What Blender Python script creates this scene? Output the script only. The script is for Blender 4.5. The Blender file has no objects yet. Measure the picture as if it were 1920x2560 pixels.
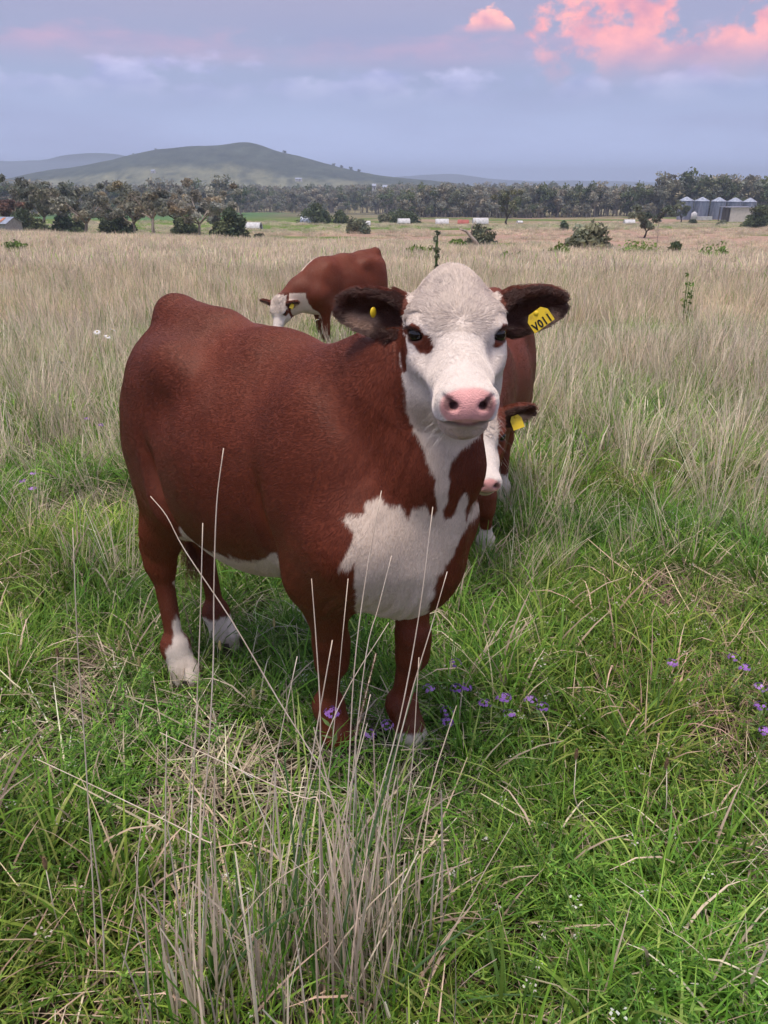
import bpy, bmesh, math, random
import numpy as np
from mathutils import Vector, Matrix, Euler

random.seed(7)
RNG = np.random.default_rng(11)
R = math.radians
scene = bpy.context.scene
COL = scene.collection

# ------------------------------------------------------------------ camera
FPX, EYE, HOR = 1923.0, 1.65, 469.0            # focal length and horizon row for a 1920 x 2560 frame
PITCH = math.atan((1280 - HOR) / FPX)
cam_d = bpy.data.cameras.new('camera')
cam = bpy.data.objects.new('camera', cam_d)
COL.objects.link(cam)
cam.location = (0, 0, EYE)
cam.rotation_euler = (math.pi / 2 - PITCH, 0, 0)
cam_d.sensor_fit = 'VERTICAL'
cam_d.sensor_height = 36.0
cam_d.lens = 36.0 * FPX / 2560.0
cam_d.clip_start = 0.05
cam_d.clip_end = 30000
scene.camera = cam

# ------------------------------------------------------------------ sky, sun, exposure
HAZE = 0.00033                                 # haze density, per metre
SUN_EL, SUN_AZ = 76.0, 215.0                   # degrees; azimuth clockwise from +Y (the view direction)
world = bpy.data.worlds.new('World')
scene.world = world
world.use_nodes = True
wn = world.node_tree.nodes
wl = world.node_tree.links
wn.clear()


def wnode(t, **kw):
    n = wn.new(t)
    for k, v in kw.items():
        setattr(n, k, v)
    return n


def wmath(op, a, b=None, clamp=False):
    n = wnode('ShaderNodeMath', operation=op, use_clamp=clamp)
    for i, v in enumerate((a, b)):
        if v is None:
            continue
        if isinstance(v, (int, float)):
            n.inputs[i].default_value = v
        else:
            wl.new(v, n.inputs[i])
    return n.outputs[0]


def wmix(f, a, b):
    n = wnode('ShaderNodeMix', data_type='RGBA')
    for s, v in ((n.inputs[0], f), (n.inputs[6], a), (n.inputs[7], b)):
        if isinstance(v, (int, float)):
            s.default_value = v
        elif isinstance(v, tuple):
            s.default_value = v + (1,)
        else:
            wl.new(v, s)
    return n.outputs[2]


def wramp(fac, stops, interp='LINEAR'):
    n = wnode('ShaderNodeValToRGB')
    wl.new(fac, n.inputs[0])
    cr = n.color_ramp
    cr.interpolation = interp
    while len(cr.elements) < len(stops):
        cr.elements.new(0.5)
    for e, (p, c) in zip(cr.elements, stops):
        e.position = p
        e.color = c + (1,) if isinstance(c, tuple) else (c, c, c, 1)
    return n.outputs[0]


sky = wnode('ShaderNodeTexSky', sky_type='NISHITA')
sky.sun_disc = False
sky.sun_elevation = R(SUN_EL)
sky.sun_rotation = R(SUN_AZ)
sky.air_density = 1.2
sky.dust_density = 2.0
nish = wnode('ShaderNodeMix', data_type='RGBA', blend_type='MULTIPLY')
nish.inputs[0].default_value = 1.0
wl.new(sky.outputs[0], nish.inputs[6])
nish.inputs[7].default_value = (0.10, 0.10, 0.10, 1)
tc = wnode('ShaderNodeTexCoord')
sep = wnode('ShaderNodeSeparateXYZ')
wl.new(tc.outputs['Generated'], sep.inputs[0])
DX, DY, DZ = sep.outputs
el = wmath('ARCSINE', DZ)                       # elevation, radians
az = wmath('ARCTAN2', DX, DY)                   # 0 straight ahead, positive to the right
elc = wmath('MULTIPLY', el, 2.0, True)
veil = wramp(elc, [(0.0, (0.361, 0.437, 0.722)), (0.10, (0.246, 0.291, 0.484)), (0.20, (0.166, 0.192, 0.321)),
                   (0.30, (0.159, 0.163, 0.266)), (0.39, (0.185, 0.163, 0.249)), (0.70, (0.223, 0.212, 0.303)), (1.0, (0.277, 0.281, 0.361))])
base = wmix(0.86, nish.outputs[2], veil)


def cloud_coords(sx, sy, ox=0.0, oy=0.0):
    c = wnode('ShaderNodeCombineXYZ')
    wl.new(wmath('ADD', wmath('MULTIPLY', az, sx), ox), c.inputs[0])
    wl.new(wmath('ADD', wmath('MULTIPLY', el, sy), oy), c.inputs[1])
    return c.outputs[0]


def wnoise(vec, scale, detail=8, rough=0.55, dist=0.0):
    n = wnode('ShaderNodeTexNoise')
    n.inputs['Scale'].default_value = scale
    n.inputs['Detail'].default_value = detail
    n.inputs['Roughness'].default_value = rough
    n.inputs['Distortion'].default_value = dist
    wl.new(vec, n.inputs['Vector'])
    return n.outputs[0]


def band(x, lo, hi, soft):                       # 1 between lo and hi with soft shoulders
    a = wnode('ShaderNodeMapRange', interpolation_type='SMOOTHSTEP')
    wl.new(x, a.inputs[0]); a.inputs[1].default_value = lo - soft; a.inputs[2].default_value = lo
    b = wnode('ShaderNodeMapRange', interpolation_type='SMOOTHSTEP')
    wl.new(x, b.inputs[0]); b.inputs[1].default_value = hi; b.inputs[2].default_value = hi + soft
    b.inputs[3].default_value = 1; b.inputs[4].default_value = 0
    return wmath('MULTIPLY', a.outputs[0], b.outputs[0])


# soft grey-mauve stratus, all round the sky
n1 = wnoise(cloud_coords(1.0, 4.5), 2.6, 3, 0.5)
strat = wmath('MULTIPLY', wramp(n1, [(0.42, 0.0), (0.70, 1.0)], 'EASE'), 0.50)
base = wmix(strat, base, (0.165, 0.175, 0.285))


def puffs(prev, el0, elh, soft, sx, sy, scale, thr, width, col_lo, col_hi, amount, azlo=None, azhi=None, ox=0.0, oy=0.0, climb=0.30, azsoft=0.05):
    """a bank of cumulus: noise tested against a threshold that rises with height, so the bases lie level and the tops billow"""
    v = cloud_coords(sx, sy, ox, oy)
    n = wnoise(v, scale, 7, 0.57)
    rel = wmath('DIVIDE', wmath('SUBTRACT', el, el0), elh)         # 0 at the base, 1 at the tops
    dens = wmath('SUBTRACT', n, wmath('ADD', wmath('MULTIPLY', wmath('MAXIMUM', rel, 0.0), climb), thr))
    if azlo is not None:
        dens = wmath('SUBTRACT', dens, wmath('MULTIPLY', wmath('SUBTRACT', 1.0, band(az, azlo, azhi, azsoft)), 0.5))
    m = wnode('ShaderNodeMapRange', interpolation_type='SMOOTHSTEP')
    wl.new(dens, m.inputs[0]); m.inputs[1].default_value = 0.0; m.inputs[2].default_value = width
    base_m = wnode('ShaderNodeMapRange', interpolation_type='SMOOTHSTEP')
    wl.new(rel, base_m.inputs[0]); base_m.inputs[1].default_value = -soft; base_m.inputs[2].default_value = soft
    f = wmath('MULTIPLY', wmath('MULTIPLY', m.outputs[0], base_m.outputs[0]), amount)
    shade = wmath('ADD', wmath('MULTIPLY', rel, 0.30), wmath('ADD', wmath('MULTIPLY', wmath('SUBTRACT', wnoise(v, scale * 1.7, 4, 0.55), 0.5), 2.7), 0.36), True)
    c = wmix(shade, col_lo, col_hi)
    return wmix(f, prev, c)


# pale banks low over the hills, a rosy band above them, lit pink cumulus high on the right
K_ = 0.84
sc3 = lambda *c: tuple(v * K_ for v in c)
base = puffs(base, R(5.9), 0.055, 0.5, 0.8, 1.5, 13.0, 0.37, 0.13, sc3(0.23, 0.25, 0.43), sc3(0.46, 0.45, 0.62), 0.9, ox=3.3, oy=1.7)
base = puffs(base, R(8.1), 0.045, 0.6, 0.6, 1.8, 9.0, 0.35, 0.18, sc3(0.28, 0.23, 0.35), sc3(0.58, 0.29, 0.36), 0.85, ox=7.7, oy=4.2)
base = puffs(base, R(9.25), 0.016, 0.45, 1.0, 1.6, 24.0, 0.30, 0.10, sc3(0.50, 0.24, 0.29), sc3(0.82, 0.38, 0.32), 0.9, 0.100, 0.130, ox=2.2, oy=0.3, climb=0.22, azsoft=0.035)
base = puffs(base, R(7.7), 0.130, 0.30, 1.0, 1.35, 12.0, 0.425, 0.10, sc3(0.44, 0.20, 0.27), sc3(0.98, 0.36, 0.28), 0.95, 0.185, 1.3, ox=5.62, oy=2.13, climb=0.04, azsoft=0.08)
bg = wnode('ShaderNodeBackground')
wl.new(base, bg.inputs[0])
bg.inputs[1].default_value = 1.0
world.cycles.sampling_method = 'MANUAL'
world.cycles.sample_map_resolution = 256
out = wnode('ShaderNodeOutputWorld')
wl.new(bg.outputs[0], out.inputs[0])

sun_d = bpy.data.lights.new('sun', 'SUN')
sun = bpy.data.objects.new('sun', sun_d)
COL.objects.link(sun)
sun_d.energy = 1.5
sun_d.angle = R(24)
sun_d.color = (1.0, 0.875, 0.75)
sdir = Vector((math.sin(R(SUN_AZ)) * math.cos(R(SUN_EL)), math.cos(R(SUN_AZ)) * math.cos(R(SUN_EL)), math.sin(R(SUN_EL))))
sun.rotation_euler = sdir.to_track_quat('Z', 'Y').to_euler()

vs = scene.view_settings
vs.view_transform = 'Standard'
vs.look = 'None'
vs.exposure = 1.18
vs.gamma = 1.0
vs.use_curve_mapping = False
cy = scene.cycles
cy.use_denoising = True
cy.use_adaptive_sampling = True
cy.adaptive_threshold = 0.02
cy.max_bounces = 4
cy.diffuse_bounces = 2
cy.glossy_bounces = 1
cy.transmission_bounces = 4
cy.transparent_max_bounces = 6
cy.volume_bounces = 0
cy.sample_clamp_indirect = 4.0
cy.use_fast_gi = False

# ------------------------------------------------------------------ small helpers


def tag(o, label=None, cat=None, group=None, kind=None):
    for k, v in (('label', label), ('category', cat), ('group', group), ('kind', kind)):
        if v is not None:
            o[k] = v
    return o


def link(o, parent=None):
    COL.objects.link(o)
    if parent is not None:
        o.parent = parent
    return o


def empty(name, loc=(0, 0, 0), rz=0.0):
    o = bpy.data.objects.new(name, None)
    o.empty_display_size = 0.1
    o.location = loc
    o.rotation_euler = (0, 0, rz)
    return link(o)


def mesh_np(name, V, F, mats=(), smooth=True, attrs=None):
    """mesh from numpy arrays: V (n,3), F (m,3) or (m,4)"""
    me = bpy.data.meshes.new(name)
    V = np.ascontiguousarray(V, np.float32)
    F = np.ascontiguousarray(F, np.int32)
    k = F.shape[1]
    me.vertices.add(len(V)); me.vertices.foreach_set('co', V.ravel())
    me.loops.add(F.size); me.loops.foreach_set('vertex_index', F.ravel())
    me.polygons.add(len(F))
    me.polygons.foreach_set('loop_start', np.arange(0, F.size, k, dtype=np.int32))
    me.polygons.foreach_set('loop_total', np.full(len(F), k, np.int32))
    if smooth:
        me.polygons.foreach_set('use_smooth', np.ones(len(F), bool))
    me.update(calc_edges=True)
    for an, arr in (attrs or {}).items():
        arr = np.ascontiguousarray(arr, np.float32)
        if arr.ndim == 1:
            a = me.attributes.new(an, 'FLOAT', 'POINT'); a.data.foreach_set('value', arr)
        elif arr.shape[1] == 3:
            a = me.attributes.new(an, 'FLOAT_VECTOR', 'POINT'); a.data.foreach_set('vector', arr.ravel())
        else:
            a = me.attributes.new(an, 'FLOAT_COLOR', 'POINT'); a.data.foreach_set('color', arr.ravel())
    for m in mats if isinstance(mats, (list, tuple)) else [mats]:
        me.materials.append(m)
    return me


def obj_np(name, V, F, mat, parent=None, smooth=True, attrs=None):
    return link(bpy.data.objects.new(name, mesh_np(name, V, F, mat, smooth, attrs)), parent)


class MB:
    """collects boxes, tubes and loose faces; build() links them as one mesh object"""

    def __init__(self):
        self.v, self.f = [], []

    def add(self, V, F):
        b = len(self.v)
        self.v += [tuple(p) for p in V]
        self.f += [tuple(i + b for i in f) for f in F]

    def box(self, c, s, rz=0.0, rx=0.0, ry=0.0):
        M = Euler((rx, ry, rz)).to_matrix()
        P = [Vector(c) + M @ Vector((sx * s[0] / 2, sy * s[1] / 2, sz * s[2] / 2)) for sx in (-1, 1) for sy in (-1, 1) for sz in (-1, 1)]
        self.add(P, [(0, 1, 3, 2), (4, 6, 7, 5), (0, 4, 5, 1), (2, 3, 7, 6), (0, 2, 6, 4), (1, 5, 7, 3)])

    def tube(self, pts, rad, n=6, cap=True):
        pts = [Vector(p) for p in pts]
        rad = rad if isinstance(rad, (list, tuple)) else [rad] * len(pts)
        V, F = [], []
        up = Vector((0.13, 0.27, 0.95)).normalized()
        for i, p in enumerate(pts):
            t = (pts[min(i + 1, len(pts) - 1)] - pts[max(i - 1, 0)])
            t = t.normalized() if t.length > 1e-9 else Vector((0, 0, 1))
            a = t.cross(up)
            if a.length < 0.05:
                a = t.cross(Vector((1, 0, 0)))
            a.normalize()
            b = t.cross(a)
            for j in range(n):
                an = 2 * math.pi * j / n
                V.append(p + (a * math.cos(an) + b * math.sin(an)) * rad[i])
        for i in range(len(pts) - 1):
            for j in range(n):
                k = (j + 1) % n
                F.append((i * n + j, i * n + k, (i + 1) * n + k, (i + 1) * n + j))
        if cap:
            F.append(tuple(range(n - 1, -1, -1)))
            F.append(tuple(range((len(pts) - 1) * n, len(pts) * n)))
        self.add(V, F)

    def mesh(self, name, mat, smooth=False):
        me = bpy.data.meshes.new(name)
        me.from_pydata(self.v, [], self.f)
        me.update()
        if smooth:
            me.polygons.foreach_set('use_smooth', np.ones(len(me.polygons), bool))
        me.materials.append(mat)
        return me

    def build(self, name, mat, parent=None, smooth=False):
        return link(bpy.data.objects.new(name, self.mesh(name, mat, smooth)), parent)


def copy_tree(o, parent=None):
    c = o.copy()
    link(c, parent)
    for ch in [x for x in bpy.data.objects if x.parent is o]:
        copy_tree(ch, c)
    return c


# value noise in numpy (periodic lattice of 64)
_LAT = np.random.default_rng(5).random((64, 64, 64)).astype(np.float32)


def vnoise(P, scale=1.0, seed=0, octs=1):
    P = np.asarray(P, np.float64)
    if P.shape[1] == 2:
        P = np.c_[P, np.zeros(len(P))]
    tot, amp, res = 0.0, 1.0, 0.0
    for o in range(octs):
        q = P * scale * (2 ** o) + seed * 17.31 + o * 5.7
        i = np.floor(q).astype(int)
        f = q - i
        f = f * f * (3 - 2 * f)
        i &= 63
        j = (i + 1) & 63
        g = lambda a, b, c: _LAT[a, b, c]
        x0, y0, z0, x1, y1, z1 = i[:, 0], i[:, 1], i[:, 2], j[:, 0], j[:, 1], j[:, 2]
        fx, fy, fz = f.T
        v = ((g(x0, y0, z0) * (1 - fx) + g(x1, y0, z0) * fx) * (1 - fy) + (g(x0, y1, z0) * (1 - fx) + g(x1, y1, z0) * fx) * fy) * (1 - fz) \
            + ((g(x0, y0, z1) * (1 - fx) + g(x1, y0, z1) * fx) * (1 - fy) + (g(x0, y1, z1) * (1 - fx) + g(x1, y1, z1) * fx) * fy) * fz
        res = res + amp * v
        tot += amp
        amp *= 0.5
    return res / tot


def sstep(a, b, x):
    t = np.clip((np.asarray(x, float) - a) / (b - a), 0, 1)
    return t * t * (3 - 2 * t)


# pixel helpers: photograph coordinates (1920 x 2560) to the world and back, used to place things on the ground
_CF = np.array([0, math.cos(PITCH), -math.sin(PITCH)])
_CU = np.array([0, math.sin(PITCH), math.cos(PITCH)])


def px_of(P):
    q = np.asarray(P, float) - np.array([0, 0, EYE])
    z = q @ _CF
    return np.stack([960 + FPX * q[..., 0] / z, 1280 - FPX * (q @ _CU) / z], -1)


def at(x, y, Y):
    d = _CF + np.array([1, 0, 0]) * (x - 960) / FPX + _CU * (1280 - y) / FPX
    return np.array([0, 0, EYE]) + d * (Y / d[1])


# ------------------------------------------------------------------ material helper


class Mat:
    def __init__(self, name, rough=0.8, spec=0.3):
        self.m = bpy.data.materials.new(name)
        self.m.use_nodes = True
        self.n, self.l = self.m.node_tree.nodes, self.m.node_tree.links
        self.bsdf = self.n['Principled BSDF']
        self.bsdf.inputs['Roughness'].default_value = rough
        self.bsdf.inputs['Specular IOR Level'].default_value = spec

    def node(self, t, **kw):
        n = self.n.new(t)
        for k, v in kw.items():
            setattr(n, k, v)
        return n

    def put(self, sock, v):
        if isinstance(v, (int, float)):
            sock.default_value = v
        elif isinstance(v, tuple):
            sock.default_value = v + (1,) if len(sock.default_value) == 4 and len(v) == 3 else v
        else:
            self.l.new(v, sock)

    def attr(self, name):
        return self.node('ShaderNodeAttribute', attribute_name=name)

    def coord(self, kind='Object'):
        return self.node('ShaderNodeTexCoord').outputs[kind]

    def noise(self, vec, scale, detail=4, rough=0.55, dist=0.0):
        n = self.node('ShaderNodeTexNoise')
        if vec is not None:
            self.l.new(vec, n.inputs['Vector'])
        n.inputs['Scale'].default_value = scale
        n.inputs['Detail'].default_value = detail
        n.inputs['Roughness'].default_value = rough
        n.inputs['Distortion'].default_value = dist
        return n.outputs[0]

    def math(self, op, a, b=None, clamp=False):
        n = self.node('ShaderNodeMath', operation=op, use_clamp=clamp)
        self.put(n.inputs[0], a)
        if b is not None:
            self.put(n.inputs[1], b)
        return n.outputs[0]

    def mix(self, f, a, b, blend='MIX'):
        n = self.node('ShaderNodeMix', data_type='RGBA', blend_type=blend)
        self.put(n.inputs[0], f); self.put(n.inputs[6], a); self.put(n.inputs[7], b)
        return n.outputs[2]

    def ramp(self, f, stops, interp='LINEAR'):
        n = self.node('ShaderNodeValToRGB')
        self.put(n.inputs[0], f)
        cr = n.color_ramp
        cr.interpolation = interp
        while len(cr.elements) < len(stops):
            cr.elements.new(0.5)
        for e, (p, c) in zip(cr.elements, stops):
            e.position = p
            e.color = (c + (1,)) if isinstance(c, tuple) else (c, c, c, 1)
        return n.outputs[0]

    def range(self, v, a, b, c=0.0, d=1.0, interp='SMOOTHSTEP'):
        n = self.node('ShaderNodeMapRange', interpolation_type=interp)
        self.put(n.inputs[0], v)
        for i, x in enumerate((a, b, c, d)):
            n.inputs[i + 1].default_value = x
        return n.outputs[0]

    def mapping(self, vec, scale=(1, 1, 1), rot=(0, 0, 0)):
        n = self.node('ShaderNodeMapping')
        self.put(n.inputs[0], vec)
        n.inputs['Scale'].default_value = scale
        n.inputs['Rotation'].default_value = rot
        return n.outputs[0]

    def color(self, c):
        self.put(self.bsdf.inputs['Base Color'], c)
        return self

    def bump(self, h, strength=0.3, dist=0.01):
        n = self.node('ShaderNodeBump')
        n.inputs['Strength'].default_value = strength
        n.inputs['Distance'].default_value = dist
        self.put(n.inputs['Height'], h)
        self.l.new(n.outputs[0], self.bsdf.inputs['Normal'])
        return self


def plain(name, col, rough=0.8, var=0.0, scale=8.0, spec=0.3):
    m = Mat(name, rough, spec)
    if var:
        n = m.noise(m.coord(), scale, 5)
        lo = tuple(max(0, c * (1 - var)) for c in col)
        hi = tuple(min(1, c * (1 + var)) for c in col)
        m.color(m.ramp(n, [(0.3, lo), (0.7, hi)]))
    else:
        m.color(col)
    return m.m
# ------------------------------------------------------------------ cattle
# A body is carved from blended volumes on a grid (finer round the head) and meshed as one continuous surface.


class Vol:
    def __init__(self, xs, ys, zs):
        self.ax = [np.asarray(a, np.float32) for a in (xs, ys, zs)]
        self.D = np.full([len(a) for a in self.ax], 0.6, np.float32)

    def sub(self, lo, hi):
        sl = []
        for a, l, h in zip(self.ax, lo, hi):
            i, j = np.searchsorted(a, l), np.searchsorted(a, h)
            sl.append(slice(max(i - 1, 0), min(j + 1, len(a))))
        return tuple(sl)

    def pts(self, sl):
        return (self.ax[0][sl[0]][:, None, None], self.ax[1][sl[1]][None, :, None], self.ax[2][sl[2]][None, None, :])

    def blend(self, sl, d, k, op='u'):
        A = self.D[sl]
        if op == 'u':
            h = np.maximum(k - np.abs(A - d), 0) / k
            self.D[sl] = np.minimum(A, d) - h * h * k * 0.25
        else:                                     # carve d away
            d = -d
            h = np.maximum(k - np.abs(A - d), 0) / k
            self.D[sl] = np.maximum(A, d) + h * h * k * 0.25

    def ell(self, c, r, k=0.04, M=None, op='u'):
        """ellipsoid; M: 3x3 whose columns are its axes"""
        c = np.asarray(c, float)
        ext = np.max(r) if M is not None else None
        e = np.full(3, ext) if ext else np.asarray(r, float)
        m = k + 0.02
        sl = self.sub(c - e - m, c + e + m)
        X, Y, Z = self.pts(sl)
        x, y, z = X - c[0], Y - c[1], Z - c[2]
        if M is not None:
            M = np.asarray(M)
            x, y, z = [x * M[0, i] + y * M[1, i] + z * M[2, i] for i in range(3)]
        k0 = np.sqrt((x / r[0]) ** 2 + (y / r[1]) ** 2 + (z / r[2]) ** 2)
        k1 = np.sqrt((x / r[0] ** 2) ** 2 + (y / r[1] ** 2) ** 2 + (z / r[2] ** 2) ** 2) + 1e-6
        self.blend(sl, (k0 * (k0 - 1) / k1).astype(np.float32), k, op)

    def cone(self, a, b, ra, rb, k=0.04, sq=None, op='u'):
        """capsule from a to b whose radius runs ra..rb; sq=(axis, factor) flattens it along a direction (factor < 1)"""
        a, b = np.asarray(a, float), np.asarray(b, float)
        rm = max(ra, rb) + k + 0.02
        sl = self.sub(np.minimum(a, b) - rm, np.maximum(a, b) + rm)
        X, Y, Z = self.pts(sl)
        d = b - a
        L2 = d @ d
        x, y, z = X - a[0], Y - a[1], Z - a[2]
        t = np.clip((x * d[0] + y * d[1] + z * d[2]) / L2, 0, 1)
        px, py, pz = x - t * d[0], y - t * d[1], z - t * d[2]
        rr = ra + (rb - ra) * t
        q2 = px ** 2 + py ** 2 + pz ** 2
        if sq is not None:
            ax, f = np.asarray(sq[0], float), sq[1]
            s = px * ax[0] + py * ax[1] + pz * ax[2]
            q2 = q2 + s * s * (1 / f ** 2 - 1)
        dd = (np.sqrt(q2) - rr)
        if sq is not None:
            dd = dd * (0.5 + 0.5 * sq[1])
        self.blend(sl, dd.astype(np.float32), k, op)

    def mesh(self):
        """surface nets"""
        D = self.D
        S = D < 0
        n = [s - 1 for s in D.shape]
        c = np.zeros(n, np.int8)
        offs = [(i, j, k) for i in (0, 1) for j in (0, 1) for k in (0, 1)]
        for o in offs:
            c += S[o[0]:n[0] + o[0], o[1]:n[1] + o[1], o[2]:n[2] + o[2]]
        act = np.argwhere((c > 0) & (c < 8))
        idx = np.full(n, -1, np.int32)
        idx[act[:, 0], act[:, 1], act[:, 2]] = np.arange(len(act))
        acc = np.zeros((len(act), 3))
        cnt = np.zeros(len(act))
        val = {o: D[act[:, 0] + o[0], act[:, 1] + o[1], act[:, 2] + o[2]].astype(float) for o in offs}
        pos = {o: np.stack([self.ax[a][act[:, a] + o[a]] for a in range(3)], 1).astype(float) for o in offs}
        for o in offs:
            for a in range(3):
                if o[a] == 0:
                    p = list(o); p[a] = 1; p = tuple(p)
                    m = (val[o] < 0) != (val[p] < 0)
                    t = np.where(m, val[o] / np.where(m, val[o] - val[p], 1), 0)[:, None]
                    acc += np.where(m[:, None], pos[o] + (pos[p] - pos[o]) * t, 0)
                    cnt += m
        V = acc / cnt[:, None]
        quads = []
        for a in range(3):
            b, cc = (a + 1) % 3, (a + 2) % 3
            lo = [slice(None)] * 3; lo[a] = slice(0, -1)
            hi = [slice(None)] * 3; hi[a] = slice(1, None)
            m = S[tuple(lo)] != S[tuple(hi)]
            e = np.argwhere(m)
            e = e[(e[:, b] > 0) & (e[:, cc] > 0) & (e[:, b] < n[b]) & (e[:, cc] < n[cc])]
            def cell(db, dc):
                q = e.copy(); q[:, b] -= db; q[:, cc] -= dc
                return idx[q[:, 0], q[:, 1], q[:, 2]]
            q = np.stack([cell(1, 1), cell(0, 1), cell(0, 0), cell(1, 0)], 1)
            flip = ~S[e[:, 0], e[:, 1], e[:, 2]]
            q[flip] = q[flip][:, ::-1]
            quads.append(q)
        Q = np.concatenate(quads)
        Q = Q[(Q >= 0).all(1)]
        return V, Q


def axis_grid(segs):
    """[(start, end, step), ...] -> coordinates"""
    out = []
    for a, b, s in segs:
        out.append(np.linspace(a, b, max(2, int(round((b - a) / s)) + 1))[:-1])
    out.append([segs[-1][1]])
    return np.concatenate(out)


def vnormals(V, Q):
    n = np.cross(V[Q[:, 2]] - V[Q[:, 0]], V[Q[:, 3]] - V[Q[:, 1]])
    N = np.zeros_like(V)
    for i in range(4):
        for a in range(3):
            N[:, a] += np.bincount(Q[:, i], n[:, a], len(V))
    return N / (np.linalg.norm(N, axis=1, keepdims=True) + 1e-12)


def relax(V, Q, it=2, f=0.5):
    E = np.concatenate([Q[:, [0, 1]], Q[:, [1, 2]], Q[:, [2, 3]], Q[:, [3, 0]]])
    for _ in range(it):
        S = np.zeros_like(V); c = np.bincount(E[:, 0], minlength=len(V)).astype(float)
        for a in range(3):
            S[:, a] = np.bincount(E[:, 0], V[E[:, 1], a], len(V))
        V = V + f * (S / np.maximum(c, 1)[:, None] - V) * (c > 0)[:, None]
    return V


def poly_sd(P, poly):
    """signed distance of 2-D points to a closed polygon, negative inside"""
    poly = np.asarray(poly, float)
    A, B = poly, np.roll(poly, -1, 0)
    d = np.full(len(P), 1e9)
    ins = np.zeros(len(P), bool)
    for a, b in zip(A, B):
        e = b - a
        t = np.clip(((P - a) @ e) / (e @ e + 1e-9), 0, 1)
        d = np.minimum(d, np.linalg.norm(P - a - t[:, None] * e, axis=1))
        c = ((a[1] > P[:, 1]) != (b[1] > P[:, 1]))
        xc = a[0] + (P[:, 1] - a[1]) / np.where(abs(b[1] - a[1]) < 1e-9, 1e-9, b[1] - a[1]) * e[0]
        ins ^= c & (P[:, 0] < xc)
    return np.where(ins, -d, d)


def rotz(a):
    c, s = math.cos(a), math.sin(a)
    return np.array([[c, -s, 0], [s, c, 0], [0, 0, 1]])


def roty(a):                                      # positive: nose down
    c, s = math.cos(a), math.sin(a)
    return np.array([[c, 0, s], [0, 1, 0], [-s, 0, c]])


def rotx(a):
    c, s = math.cos(a), math.sin(a)
    return np.array([[1, 0, 0], [0, c, -s], [0, s, c]])


class Cow:
    pass


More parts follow.
